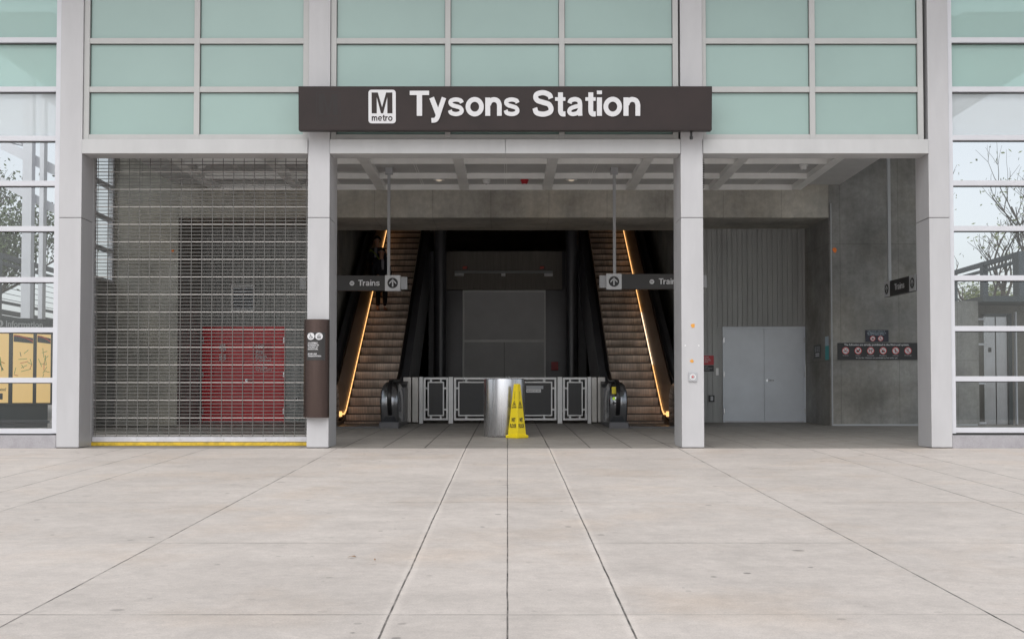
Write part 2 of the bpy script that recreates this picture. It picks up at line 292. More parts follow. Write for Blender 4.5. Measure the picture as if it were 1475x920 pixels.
# ------------------------------------------------------------------ mesh building
class MB:
    def __init__(s): s.v = []; s.f = []; s.m = []; s.smooth = []
    def add(s, vs, fs, mi=0, sm=False):
        o = len(s.v); s.v += [tuple(v) for v in vs]
        for f in fs: s.f.append([o+i for i in f]); s.m.append(mi); s.smooth.append(sm)
        return s
    def box(s, x0, x1, y0, y1, z0, z1, mi=0):
        if x0 > x1: x0, x1 = x1, x0
        if y0 > y1: y0, y1 = y1, y0
        if z0 > z1: z0, z1 = z1, z0
        vs = [(x, y, z) for z in (z0, z1) for y in (y0, y1) for x in (x0, x1)]
        return s.add(vs, [(0,2,3,1), (4,5,7,6), (0,1,5,4), (2,6,7,3), (0,4,6,2), (1,3,7,5)], mi)
    def prism(s, pts, a, b, axis='y', mi=0, sm=False):
        """polygon pts extruded from a to b along axis; pts are the other two coordinates in xyz order"""
        def P(p, t): return {'x': (t, p[0], p[1]), 'y': (p[0], t, p[1]), 'z': (p[0], p[1], t)}[axis]
        n = len(pts); vs = [P(p, a) for p in pts]+[P(p, b) for p in pts]
        fs = [tuple(range(n))[::-1], tuple(range(n, 2*n))]
        s.add(vs, fs, mi)
        return s.add(vs, [(i, (i+1) % n, n+(i+1) % n, n+i) for i in range(n)], mi, sm)
    def tube(s, pts, r, n=8, mi=0, caps=True, r2=None):
        pts = [Vector(p) for p in pts]; k = len(pts); rings = []
        up = None
        for i, p in enumerate(pts):
            d = (pts[min(i+1, k-1)]-pts[max(i-1, 0)]).normalized()
            if up is None: up = Vector((0, 0, 1)) if abs(d.z) < .9 else Vector((1, 0, 0))
            a = d.cross(up).normalized(); b = a.cross(d).normalized(); up = b
            rr = r if r2 is None else r+(r2-r)*i/(k-1)
            rings.append([p+a*rr*math.cos(2*math.pi*j/n)+b*rr*math.sin(2*math.pi*j/n) for j in range(n)])
        vs = [q for g in rings for q in g]
        fs = [(i*n+j, i*n+(j+1) % n, (i+1)*n+(j+1) % n, (i+1)*n+j) for i in range(k-1) for j in range(n)]
        s.add(vs, fs, mi, True)
        if caps: s.add(rings[0], [tuple(range(n))[::-1]], mi); s.add(rings[-1], [tuple(range(n))], mi)
        return s
    def lathe(s, prof, c=(0, 0, 0), n=32, mi=0):
        vs = [(c[0]+r*math.cos(2*math.pi*j/n), c[1]+r*math.sin(2*math.pi*j/n), c[2]+z) for r, z in prof for j in range(n)]
        k = len(prof)
        fs = [(i*n+j, i*n+(j+1) % n, (i+1)*n+(j+1) % n, (i+1)*n+j) for i in range(k-1) for j in range(n)]
        return s.add(vs, fs, mi, True)
    def disc(s, cx, cz, r, y, mi=0, n=24, ri=0, rx=None):
        rx = rx or r
        o = [(cx+rx*math.cos(2*math.pi*j/n), y, cz+r*math.sin(2*math.pi*j/n)) for j in range(n)]
        if ri:
            k = ri/r
            i_ = [(cx+k*rx*math.cos(2*math.pi*j/n), y, cz+k*r*math.sin(2*math.pi*j/n)) for j in range(n)]
            return s.add(o+i_, [(j, (j+1) % n, n+(j+1) % n, n+j) for j in range(n)], mi)
        return s.add(o, [tuple(range(n))], mi)
    def quadxz(s, pts, y, mi=0): return s.add([(p[0], y, p[1]) for p in pts], [tuple(range(len(pts)))], mi)
    def build(s, name, mats, parent=None, bevel=0, fix=True, seg=2):
        me = bpy.data.meshes.new(name)
        off = Vector((0, 0, 0))
        if parent is not None:
            q = parent
            while q is not None: off += q.location; q = q.parent
        me.from_pydata([(v[0]-off.x, v[1]-off.y, v[2]-off.z) for v in s.v], [], s.f)
        for k in (mats if isinstance(mats, (list, tuple)) else [mats]): me.materials.append(MT[k] if isinstance(k, str) else k)
        me.polygons.foreach_set('material_index', s.m); me.polygons.foreach_set('use_smooth', s.smooth)
        me.update()
        anys = any(s.smooth)
        if fix:
            b = bmesh.new(); b.from_mesh(me); bmesh.ops.remove_doubles(b, verts=b.verts, dist=1e-5)
            bmesh.ops.recalc_face_normals(b, faces=b.faces); b.to_mesh(me); b.free()
        if anys: me.set_sharp_from_angle(angle=R(42))
        o = bpy.data.objects.new(name, me); COL.objects.link(o); o.parent = parent
        if bevel:
            md = o.modifiers.new('bevel', 'BEVEL'); md.width = bevel; md.segments = seg; md.limit_method = 'ANGLE'; md.angle_limit = R(40)
        return o
def tag(o, label=None, cat=None, group=None, kind=None):
    if label: o['label'] = label
    if cat: o['category'] = cat
    if group: o['group'] = group
    if kind: o['kind'] = kind
    return o
def empty(name, loc, label, cat, group=None):
    o = bpy.data.objects.new(name, None); o.empty_display_size = .2; COL.objects.link(o); o.location = loc
    return tag(o, label, cat, group)
def children(o): return [c for c in bpy.data.objects if c.parent is o]
def copy_tree(o, parent=None):
    c = o.copy(); COL.objects.link(c); c.parent = parent
    for ch in children(o): copy_tree(ch, c)
    return c

def text(body, x0, x1, z0, z1, y, m, parent, name='lettering', bold=0.0, depth=0.004, space=1.0):
    """flat lettering facing -Y, stretched into the box x0..x1, z0..z1 (front face at y)"""
    cu = bpy.data.curves.new('txt', 'FONT'); cu.body = body; cu.size = 1; cu.offset = bold; cu.space_character = space
    cu.resolution_u = 3; cu.align_x = 'LEFT'
    t = bpy.data.objects.new('txt', cu); COL.objects.link(t)
    bpy.context.view_layer.update()
    me = bpy.data.meshes.new_from_object(t.evaluated_get(bpy.context.evaluated_depsgraph_get()))
    bpy.data.objects.remove(t); bpy.data.curves.remove(cu)
    xs = [v.co.x for v in me.vertices]; ys = [v.co.y for v in me.vertices]
    ax, bx, ay, by = min(xs), max(xs), min(ys), max(ys)
    off = Vector((0, 0, 0)); q = parent
    while q is not None: off += q.location; q = q.parent
    for v in me.vertices:
        v.co = (x0+(v.co.x-ax)/(bx-ax)*(x1-x0)-off.x, y-off.y, z0+(v.co.y-ay)/(by-ay)*(z1-z0)-off.z)
    b = bmesh.new(); b.from_mesh(me)
    if depth:
        r = bmesh.ops.extrude_face_region(b, geom=list(b.faces))
        vs = [g for g in r['geom'] if isinstance(g, bmesh.types.BMVert)]
        bmesh.ops.translate(b, vec=(0, depth, 0), verts=vs)
        bmesh.ops.recalc_face_normals(b, faces=b.faces)
    b.to_mesh(me); b.free()
    me.polygons.foreach_set('use_smooth', [False]*len(me.polygons))
    me.materials.clear(); me.materials.append(MT[m]); me.name = name
    o = bpy.data.objects.new(name, me); COL.objects.link(o); o.parent = parent
    return o

def spline(P, n=7):
    if len(P) < 3: return [Vector(p) for p in P]
    P = [Vector(p) for p in P]; Q = [P[0]*2-P[1]]+P+[P[-1]*2-P[-2]]; out = []
    for i in range(1, len(Q)-2):
        for k in range(n):
            t = k/n; a, b, c, d = Q[i-1], Q[i], Q[i+1], Q[i+2]
            out.append(.5*((2*b)+(c-a)*t+(2*a-5*b+4*c-d)*t*t+(3*b-a-3*c+d)*t**3))
    return out+[P[-1]]
def el_(cx, cz, rx, rz, a0=0, a1=360, n=26): return [Vector((cx+rx*math.cos(R(a0+(a1-a0)*k/n)), cz+rz*math.sin(R(a0+(a1-a0)*k/n)))) for k in range(n+1)]
GL = {
 'T': (.80, [([(0, .92), (.80, .92)], .16, 0), ([(.40, .84), (.40, 0)], .205, 0)]),
 'y': (.70, [([(.10, .73), (.375, .03)], .19, 0), ([(.61, .73), (.50, .42), (.39, .10), (.33, -.07), (.25, -.165), (.09, -.185)], .175, 1)]),
 's': (.66, [([(.575, .52), (.52, .61), (.33, .655), (.14, .61), (.105, .51), (.19, .425), (.34, .38), (.50, .325), (.57, .215), (.51, .115), (.33, .07), (.135, .115), (.08, .225)], .155, 1)]),
 'o': (.74, [('E', (.37, .365, .28, .295), .178)]),
 'n': (.68, [([(.095, .73), (.095, 0)], .19, 0), ([(.13, .45), (.20, .59), (.34, .65), (.50, .60), (.57, .46), (.575, .3), (.575, 0)], .18, 1)]),
 'm': (1.0, [([(.095, .73), (.095, 0)], .19, 0), ([(.13, .45), (.19, .60), (.30, .65), (.42, .60), (.47, .46), (.475, .3), (.475, 0)], .17, 1), ([(.50, .45), (.56, .60), (.68, .65), (.80, .60), (.86, .46), (.865, .3), (.865, 0)], .17, 1)]),
 'S': (.86, [([(.745, .69), (.68, .83), (.43, .92), (.18, .86), (.13, .72), (.22, .60), (.44, .53), (.66, .455), (.755, .28), (.68, .135), (.43, .065), (.17, .125), (.09, .31)], .185, 1)]),
 't': (.42, [([(.22, .93), (.22, .3), (.23, .16), (.29, .08), (.42, .075)], .185, 1), ([(.0, .665), (.42, .665)], .13, 0)]),
 'a': (.70, [([(.11, .50), (.16, .61), (.33, .66), (.49, .61), (.535, .49), (.54, .3), (.54, .15), (.55, .0)], .165, 1), ([(.52, .395), (.34, .36), (.16, .29), (.10, .18), (.16, .09), (.29, .07), (.44, .12), (.53, .24)], .15, 1)]),
 'i': (.19, [([(.095, .73), (.095, 0)], .19, 0), ([(.095, 1.0), (.095, .86)], .19, 0)]),
 'r': (.42, [([(.095, .73), (.095, 0)], .19, 0), ([(.12, .40), (.19, .56), (.30, .63), (.42, .64)], .17, 1)]),
 'e': (.70, [([(.12, .37), (.60, .37)], .12, 0), ('A', (.35, .365, .265, .295, 2, 320), .165)]),
}
def glyphs(word, x0, x1, z0, z1, y, m, parent, depth=.01, gap=.075, name='letter'):
    """bold grotesque lettering; z0 baseline, z1 cap height; one mesh per letter"""
    adv = []; x = 0
    for i, ch in enumerate(word):
        if i: x += gap-(.07 if word[i-1] == 'T' else 0)-(.02 if 't' in (ch, word[i-1]) else 0)
        adv.append(x); x += GL[ch][0]
    kx, kz = (x1-x0)/x, (z1-z0); out = []
    for ch, ax in zip(word, adv):
        mb = MB()
        for si, st in enumerate(GL[ch][1]):
            if st[0] == 'E': cx, cz, rx, rz = st[1]; pts = el_(cx, cz, rx, rz)[:-1]; w_ = st[2]; closed = True
            elif st[0] == 'A': cx, cz, rx, rz, a0, a1 = st[1]; pts = el_(cx, cz, rx, rz, a0, a1); w_ = st[2]; closed = False
            else: pts = spline(st[0]) if st[2] else [Vector(p) for p in st[0]]; w_ = st[1]; closed = False
            n = len(pts); A = []; B_ = []
            for i, p in enumerate(pts):
                q0, q1 = (pts[i-1], pts[(i+1) % n]) if closed else (pts[max(i-1, 0)], pts[min(i+1, n-1)])
                d = (q1-q0).normalized(); nn = Vector((-d.y, d.x))*w_*.54
                A.append(p+nn); B_.append(p-nn)
            yy = y-.0004*si; V = []
            for t in (yy, y+depth):
                for L_ in (A, B_):
                    for p in L_: V.append((x0+(ax+p.x)*kx, t, z0+p.y*kz))
            F = []; rg = n if closed else n-1
            for i in range(rg):
                j = (i+1) % n
                F += [(i, j, n+j, n+i)]
                if depth: F += [(i, 2*n+i, 2*n+j, j), (n+i, n+j, 3*n+j, 3*n+i)]
            if not closed and depth: F += [(0, n, 3*n, 2*n), (n-1, 3*n-1, 4*n-1, 2*n-1)]
            mb.add(V, F)
        out.append(mb.build(name, m, parent, fix=True))
    return out

# ------------------------------------------------------------------ ground
g = MB()
xs = [-200, -60, -20, 0, 20, 60, 200]; ys = [-200, -60, 0, 9, YF, 26.1, 45, 200]
zz = {y: floor_z(y) for y in ys}; zz[-200] = zz[-60] = floor_z(-60); zz[200] = floor_z(45)
g.add([(x, y, zz[y]) for y in ys for x in xs], [(j*7+i, j*7+i+1, (j+1)*7+i+1, (j+1)*7+i) for j in range(len(ys)-1) for i in range(6)])
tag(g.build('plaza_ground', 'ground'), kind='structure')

# ------------------------------------------------------------------ station building
bld = empty('station_building', (0, YF, 0), 'station entrance with pale grey columns, green glass panels and dark concrete hall behind', 'building')
CX = [(X_(83, YF), X_(115.5, YF)), (X_(442.5, YF), X_(474, YF)), (X_(981.5, YF), X_(1013.5, YF)), (X_(1340, YF), X_(1370, YF))]
zj = Z_(313.5, YF)
for i, (a, b) in enumerate(CX):
    c = MB().box(a, b, YF, YF+.6, .012, zj-.004).box(a, b, YF, YF+.6, zj+.004, 9.0)
    o = c.build('column', 'panel', bld, .006)
    MB().box(a+.012, b-.012, YF+.012, YF+.588, zj-.01, zj+.01).build('joint_filler', 'gap', o)
    MB().box(a+.006, b-.006, YF+.006, YF+.594, -.02, .018).build('base_sealant', 'gap', o)
# rear guide rails behind the two middle columns
for a, b in CX[1:3]:
    MB().box(a+.015, b-.015, YF+.602, YF+.93, 0, 5.2).build('guide_channel', 'panel', bld, .004)
zh0, zh1 = Z_(221.5, YF), Z_(201, YF)
spans = [(CX[0][1], CX[1][0]), (CX[1][1], CX[2][0]), (CX[2][1], CX[3][0])]
for i, (a, b) in enumerate(spans):
    h = MB()
    if i == 1:
        xm = X_(728, YF); h.box(a+.004, xm-.003, YF-.02, YF+.37, zh0, zh1).box(xm+.003, b-.004, YF-.02, YF+.37, zh0, zh1).box(a+.01, b-.01, YF, YF+.36, zh0+.01, zh1-.01)
    else: h.box(a+.004, b-.004, YF-.02, YF+.37, zh0, zh1)
    h.build('header_beam', 'header', bld, .005)
# glazed screens above the headers
ztr = [Z_(198, YF+.05), Z_(129.3, YF+.05), Z_(59.5, YF+.05)]
pitch = ztr[2]-ztr[1]
while ztr[-1] < 8.9: ztr.append(ztr[-1]+pitch)
vert = [[X_(123.5, YF, 130), X_(282.5, YF, 130), X_(440, YF, 130)], [X_(480, YF, 130), X_(644.8, YF, 130), X_(809.5, YF, 130), X_(973.5, YF, 130)], [X_(1013.5, YF, 130), X_(1171, YF, 130), X_(1327, YF, 130)]]
for k, ((a, b), vx) in enumerate(zip(spans, vert)):
    w = .041; fr = MB()
    e0, e1 = vx[0], vx[-1]
    for i, x in enumerate(vx): fr.box(x-w, x+w, YF+.03, YF+.17, zh1+.004, ztr[-1]+w)
    for z in ztr:
        for x0, x1 in zip(vx[:-1], vx[1:]):
            if x1-w > x0+w: fr.box(x0+w, x1-w, YF+.034, YF+.166, max(z-w, zh1+.004), z+w)
    s_ = fr.build('glazed_screen', 'mull', bld, .003)
    MB().box(a+.002, b-.002, YF+.175, YF+.22, zh1+.002, 9).build('backing', 'gap', bld)
    for z0, z1 in zip(ztr[:-1], ztr[1:]):
        for x0, x1 in zip(vx[:-1], vx[1:]):
            MB().box(x0+w+.001, x1-w-.001, YF+.085, YF+.095, z0+w+.001, z1-w-.001).build('glass_panel', 'frost', s_)
            # slim dark strips drawing a shadow line along each pane's sides and top
            gk = MB(); t = .006
            for q in ((x0+w, x0+w+t, z0+w, z1-w), (x1-w-t, x1-w, z0+w, z1-w)): gk.box(q[0], q[1], YF+.075, YF+.083, q[2], q[3])
            for q in ((x0+w+t, x1-w-t, z1-w-t, z1-w),): gk.box(q[0], q[1], YF+.075, YF+.083, q[2], q[3])
            gk.build('gasket_shadow_line', 'gap', s_)

MB().box(-9, 9, 15.6, YF-.01, 8.75, 9.0).build('added_shade_slab', 'mull', bld)  # unseen slab added above the view to shade upper columns and panels
# interior walls
YW, YD = 26.1, 27.8
zl = EYE+3.85; zc = EYE+4.43
XR0, XR1 = X_(1195, YW, 450), X_(1160, YD, 450)
XL0, XL1 = X_(256, YW, 450), -6.84
MB().box(XR0, 9.15, YW, YW+.3, 0, 6.5).box(9.15, 9.85, YW, YW+.3, 0, EYE+2.1).build('concrete_wall', 'concrete', bld)
MB().box(-8.3, XL0, YW, YW+.3, 0, 6.5).build('concrete_wall', 'lintel', bld)  # lighter concrete copy, light from the side glass put into the colour
MB().prism([(XR0, YW+.001), (XR0+.3, YW+.3), (XR1+.3, YD+.3), (XR1, YD+.0)], -.0, zl, 'z').build('splayed_wall', 'concrete', bld)
MB().prism([(XL0, YW+.001), (XL1, YD), (XL1-.3, YD+.3), (XL0-.3, YW+.3)], 0, zl, 'z').build('splayed_wall', 'concrete', bld)
MB().box(XL0, XR0, YW, YD+.25, zl, 6.5).build('lintel_beam', 'lintel', bld, .01)
def ribbed(x0, x1, y, z0, z1, step, depth, m, name='ribbed_wall', holes=()):
    r = MB(); x = x0
    r.box(x0, x1, y+depth, y+depth+.15, z0, z1)
    while x < x1-.01:
        xe = min(x+step-.014, x1)
        segs = [(z0, z1)]
        for hx0, hx1, hz1 in holes:
            if xe > hx0 and x < hx1: segs = [(hz1, z1)]
        for a, b in segs: r.box(x, xe, y, y+depth+.002, a, b)
        x += step
    return r.build(name, m, bld)
dz = floor_z(YD)
dR = (X_(1041, YD, 540), X_(1160, YD, 540)); dL = (X_(291.5, YD, 540), X_(410.5, YD, 540))
zdt = Z_(470.5, YD)
ribbed(4.12, XR1, YD, 0, zl, .112, .018, 'ribbed', holes=[(dR[0]-.02, 9, zdt)])
ribbed(XL1, -4.12, YD, 0, zl, .112, .018, 'ribbed', holes=[(-9, dL[1]+.02, zdt)])
# double doors
def double_door(x0, x1, z0, z1, y, m, fm, label, handle=True):
    t = .045
    fr = MB().box(x0, x0+t, y-.03, y+.017, z0, z1).box(x1-t, x1, y-.03, y+.017, z0, z1).box(x0+t, x1-t, y-.03, y+.017, z1-t, z1)
    f = fr.build('double_door', fm, bld, .003); tag(f, label)
    xm = (x0+x1)/2
    for a, b in ((x0+t+.003, xm-.003), (xm+.003, x1-t-.003)):
        MB().box(a, b, y-.022, y+.016, z0+.012, z1-t-.003).build('door_leaf', m, f, .002)
    hg = MB()
    for x in (x0+t*.55, x1-t*.55):
        for zz_ in (z0+.25, (z0+z1)/2, z1-.3): hg.box(x-.012, x+.012, y-.045, y-.0305, zz_-.06, zz_+.06)
    hg.build('hinge', 'steeld', f)
    MB().box(x0+t, x1-t, y-.024, y-.0225, z0+.012, z0+.03).box(x0+t, x1-t, y-.06, y+.016, z0+.001, z0+.01).build('threshold', 'bar', f)
    if handle:
        hz = z0+.93
        MB().tube([(xm+.07, y-.02, hz), (xm+.07, y-.075, hz), (xm+.20, y-.075, hz)], .011).disc(xm+.07, hz, .03, y-.024).build('handle', 'steel', f)
    return f
dd_r = double_door(dR[0], dR[1], dz, zdt, YD-.0, 'doorgrey', 'doorgrey', 'pale grey steel double door in the ribbed wall')
dd_l = double_door(dL[0], dL[1], dz, zdt, YD-.0, 'doorred', 'doorred', 'dark red fire cabinet double door behind the grille')
# red cabinet lettering and sticker
yd = YD-.026
def TX(body, pl, pr, pt, pb, Y, m, par, bold=.02, name='lettering', depth=.002):
    return text(body, X_(pl, Y, (pt+pb)/2), X_(pr, Y, (pt+pb)/2), Z_(pb, Y), Z_(pt, Y), Y, m, par, name, bold, depth)
MB().box(X_(365.5, yd), X_(392.5, yd), yd-.0015, yd+.002, Z_(516, yd), Z_(495, yd)).build('notice', 'red', dd_l)
for body, pl, pr, pt, pb in (('100', 368.5, 379.5, 496.5, 502), ('Fire', 368.5, 378.5, 504, 509), ('Equip', 368.5, 384.5, 510.8, 517), ('Cabinet', 368.5, 391, 516.5, 520.5), ('Fire Department', 368.5, 391.5, 523, 525.8), ('Hose Valve', 368.5, 385, 527.4, 530), ('Fire Extinguisher', 368.5, 392, 531.4, 534.5)):
    TX(body, pl, pr, pt, pb, yd-.006, 'letter', dd_l)
MB().box(X_(315.5, yd), X_(328.5, yd), yd-.0015, yd+.002, Z_(522.5, yd), Z_(495, yd)).build('notice', 'redbr', dd_l)
st = MB()
cxp, czp = X_(321.5, yd), Z_(500.5, yd)
for k in range(8):
    a = k*math.pi/4+.2; st.quadxz([(cxp+.07*math.cos(a-.25), czp+.07*math.sin(a-.25)), (cxp+.1*math.cos(a), czp+.1*math.sin(a)), (cxp+.07*math.cos(a+.25), czp+.07*math.sin(a+.25)), (cxp, czp)], yd-.005)
for (dx, w_, h_) in ((-.045, .035, .12), (.045, .03, .1)):
    for q in range(3): st.quadxz([(cxp+dx-w_, Z_(519, yd)+q*h_*.45), (cxp+dx+w_, Z_(519, yd)+q*h_*.45+.03), (cxp+dx+w_*.4, Z_(519, yd)+q*h_*.45+.05), (cxp+dx-w_, Z_(519, yd)+q*h_*.45+.03)], yd-.005)
st.build('pictogram', 'letter', dd_l, fix=False)
# louvred vent
v0, v1, w0, w1 = X_(332.5, YD), X_(367, YD), Z_(448.5, YD), Z_(410.5, YD)
vt = MB(); t = .035
vt.box(v0, v0+t, YD-.03, YD-.001, w0, w1).box(v1-t, v1, YD-.03, YD-.001, w0, w1).box(v0+t, v1-t, YD-.03, YD-.001, w0, w0+t).box(v0+t, v1-t, YD-.03, YD-.001, w1-t, w1)
vo = vt.build('louvred_vent', 'rail', bld, .002)
lv = MB(); n = 7
for i in range(n):
    z = w0+t+(w1-w0-2*t)*(i+.2)/n
    lv.add([(v0+t, YD-.028, z), (v1-t, YD-.028, z), (v1-t, YD-.006, z+.045), (v0+t, YD-.006, z+.045)], [(0, 1, 2, 3)])
lv.box(v0+t, v1-t, YD-.0045, YD-.0015, w0+t, w1-t, 1)
lv.build('louvre', ['doorgrey', 'black'], vo)

# escalator well: side walls, roof, back
for sx in (-1, 1):
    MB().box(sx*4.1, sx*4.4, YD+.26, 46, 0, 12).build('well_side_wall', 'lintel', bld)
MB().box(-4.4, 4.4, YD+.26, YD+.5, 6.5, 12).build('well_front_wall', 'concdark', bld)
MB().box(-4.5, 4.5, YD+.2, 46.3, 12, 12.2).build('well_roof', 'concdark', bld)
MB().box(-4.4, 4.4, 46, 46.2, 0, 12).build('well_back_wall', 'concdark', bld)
# centre back wall with tall grey doors between the escalators
YB = 34.8; zb = floor_z(YB)
r = ribbed(X_(643, YB), X_(809, YB), YB-.35, Z_(417, YB-.35), Z_(362, YB-.35), .09, .02, 'ribdark', 'bronze_ribbed_panel')
MB().box(-2.2, 2.2, YB+.03, YB+.2, zb, Z_(362, YB)).build('bay_back_wall', 'clad', bld)
MB().box(X_(642, YB-.33), X_(810, YB-.33), YB-.33+.17, YB+.03, Z_(417, YB), Z_(362, YB)-.02).build('bay_head', 'concdark', bld)
d0, d1 = X_(666.5, YB, 490), X_(786, YB, 490); zt, zm = Z_(417.5, YB), Z_(491, YB); t = .05
fr = MB().box(d0, d0+t, YB-.06, YB+.028, zb, zt).box(d1-t, d1, YB-.06, YB+.028, zb, zt).box(d0+t, d1-t, YB-.06, YB+.028, zt-t*1.3, zt).box(d0+t, d1-t, YB-.05, YB+.028, zm-.035, zm+.035)
f = tag(fr.build('double_door', 'rail', bld, .003), 'dark grey service doors under a tall blank transom panel')
MB().box(d0+t+.004, d1-t-.004, YB-.03, YB+.02, zm+.038, zt-t*1.3-.003).build('transom_panel', 'doordark', f, .002)
xm = (d0+d1)/2+.0
for a, b in ((d0+t+.004, xm-.006), (xm+.006, d1-t-.004)): MB().box(a, b, YB-.03, YB+.02, zb+.01, zm-.038).build('door_leaf', 'doordark', f, .002)
# round columns
for px in (634, 824): 
    x = X_(px, 33.5); MB().lathe([(.17, 0), (.17, 9.5)], (x, 33.5, 0), 24).build('round_column', 'clad', bld)

# ceiling
cy = [YF+.4, 20.3, 21.75, 23.2, 24.76, YW-.03]
MB().box(-6.98, 6.98, YF+.24, YW-.002, zc+.115, 6.48).build('ceiling_slab', 'ceil', bld)
cb = MB()
bx = [-.036+1.742*(k+.5) for k in range(-4, 4)]
for x in bx: cb.box(x-.095, x+.095, YF+.38, YW-.003, zc, zc+.113)
cb.build('ceiling_beam', 'ceilbeam', bld, .003)
for y in cy:
    q = MB()
    for x0, x1 in zip(bx[:-1], bx[1:]): q.box(x0+.096, x1-.096, y, y+.028, zc+.002, zc+.114)
    q.build('ceiling_cross_rib', 'ceilbeam', bld)
sm = MB()
for x0, x1 in zip(bx[:-1], bx[1:]):
    xm = (x0+x1)/2
    for d in (-.02, .02): sm.box(xm+d-.005, xm+d+.005, YF+.45, YW-.05, zc+.108, zc+.1148)
sm.build('panel_seam', 'ceilbeam', bld)
# roofs over the side strips and the building behind the glass screens
MB().box(-8.4, -6.99, YF+.6, YW+.3, 6.5, 6.65).build('roof', 'concdark', bld)
MB().box(6.99, 9.15, YF+.6, YW+.3, 6.5, 6.65).build('roof', 'concdark', bld)
MB().box(-6.6, 6.6, YF+.24, YW+.3, 6.7, 9.2).build('roof', 'ceil', bld)
# glazed left side wall of the hall
XS = -8.3
zs = [Z_(400, 25.1), Z_(355, 25.1), Z_(308.5, 25.1), Z_(260, 25.1)]; zs.append(zs[-1]+.66); zs.append(zs[-1]+.66)
fr = MB()
for z in zs: fr.box(XS-.06, XS+.06, 23.7, YW-.01, z-.035, z+.035)
for y in (23.75, YW-.06): 
    for z0, z1 in zip(zs[:-1], zs[1:]): fr.box(XS-.055, XS+.055, y-.05, y+.05, z0+.035, z1-.035)
s_ = fr.build('glazed_screen', 'mullw', bld, .003)
for z0, z1 in zip(zs[:-1], zs[1:]):
    for y0, y1 in ((23.81, YW-.12),):
        MB().box(XS-.004, XS+.004, y0, y1, z0+.036, z1-.036).build('glass_panel', 'clearside', s_)
MB().box(XS-.1, XS+.1, 23.7, YW-.01, 0, zs[0]-.036).build('low_side_wall', 'concrete', bld)

# ------------------------------------------------------------------ glass pavilions at both ends
YG = YF+.12
def pavilion(sx, label, x_in, x_jamb, tys, xout):
    root = empty('glass_pavilion', (sx*8.5, YG, 0), label, 'glazed wall')
    fr = MB()
    w = .075
    a, b = (x_in, x_jamb) if x_in < x_jamb else (x_jamb, x_in)
    fr.box(a, b, YF+.03, YF+.2, .215, 8.9)
    zsx = [Z_(p, YG) for p in tys]
    while zsx[-1] < 8.8: zsx.append(zsx[-1]+pitch)
    lo, hi = (xout, a) if sx < 0 else (b, xout)
    vs = [hi-.0, lo] if sx < 0 else [lo, hi]
    for z in zsx: fr.box(lo, hi, YF+.035, YF+.19, z-.038, z+.038)
    mid = (lo+hi)/2+sx*.9
    for z0, z1 in zip(zsx[:-1], zsx[1:]): fr.box(mid-.04, mid+.04, YF+.04, YF+.185, z0+.038, z1-.038)
    f = fr.build('mullion_frame', 'mullw', root, .003)
    for i, (z0, z1) in enumerate(zip(zsx[:-1], zsx[1:])):
        m_ = 'clear' if i < 6 else ('frostpale' if i == 6 else 'frostside')
        for x0, x1 in ((lo, mid-.041), (mid+.041, hi)):
            MB().box(x0+.001, x1-.001, YG+.01, YG+.016, z0+.039, z1-.039).build('glass_panel', m_, root)
        gk = MB().box(lo, hi, YG-.03, YG+.008, z1-.046, z1-.0385).box(a if sx > 0 else a-.008, (b+.008) if sx > 0 else b, YG-.03, YG+.008, z0+.04, z1-.047) if False else MB().box(lo, hi, YG-.03, YG+.008, z1-.047, z1-.0385)
        gk.build('gasket_shadow_line', 'gap', root)
    MB().box(min(x_in, xout), max(x_in, xout), YF-.0, YF+.3, -.02, .19).build('plinth', 'granite', root, .006)
    MB().box(min(x_in, xout), max(x_in, xout), YF+.03, YF+.28, .19, .212).build('plinth_joint', 'gap', root)
    return root
lx_in, lx_j = X_(82, YF), X_(75.5, YF)
rx_in, rx_j = X_(1370.5, YF), X_(1376.5, YF)
pl = pavilion(-1, 'tall glazed wall left of the gated opening, map kiosk seen behind it', CX[0][0]-.003, lx_j, [620.5, 547.5, 475.5, 403.5, 330.5, 265.5, 201, 130.5, 60], -13)
pr = pavilion(1, 'tall glazed wall right of the open bay with steel lift doors behind', CX[3][1]+.003, rx_j, [619, 545.5, 473.5, 401, 330, 265, 200, 130.5, 60], 13)
# added slabs behind the upper panes, standing in for a diagonal reflection
for par, (p0, p1) in ((pl, ((0, 83), (84, 136))), (pr, ((1475, 70), (1366, 140)))):
    Yr = 22.2
    xa, za = wx(p0[0], p0[1], Yr), Z_(p0[1], Yr); xb, zb_ = wx(p1[0], p1[1], Yr), Z_(p1[1], Yr)
    k = (za-zb_)/(xa-xb); xo = xa+(3.5 if xa > 0 else -3.5); zo = za+k*(xo-xa)
    MB().prism([(xb, zb_), (xo, zo), (xo, zo+.25), (xb, zb_+.25)], YF+.35, Yr, 'y').build('reflection_slab', 'slabglass', par)

# ------------------------------------------------------------------ rolling grille
YGR = 18.97
gx0, gx1 = -6.285, CX[1][0]+.02
gz0, gz1 = floor_z(YGR), 4.9
rg = empty('rolling_grille', ((gx0+gx1)/2, YGR, gz0), 'closed metal rolling grille with yellow bottom edge across the left bay', 'grille')
rods, rodb = MB(), MB()
z = gz0+.155; i = 0
while z < gz1:
    q = rodb if i % 5 == 0 else rods
    t_ = .0072 if i % 5 == 0 else .0050
    q.box(gx0, gx1, YGR-.006, YGR+.006, z-t_, z+t_); z += .0535; i += 1
o = rods.build('grille_rod', 'grille', rg, fix=False); o['kind'] = 'stuff'
rodb.build('grille_rod', 'grillel', rg, fix=False)['kind'] = 'stuff'
ln = MB(); x = gx0+.04; i = 0
while x < gx1:
    ln.box(x-.0048, x+.0048, YGR-.011, YGR-.0065, gz0+.13, gz1); x += .159
ln.build('grille_link', 'grille', rg, fix=False)['kind'] = 'stuff'
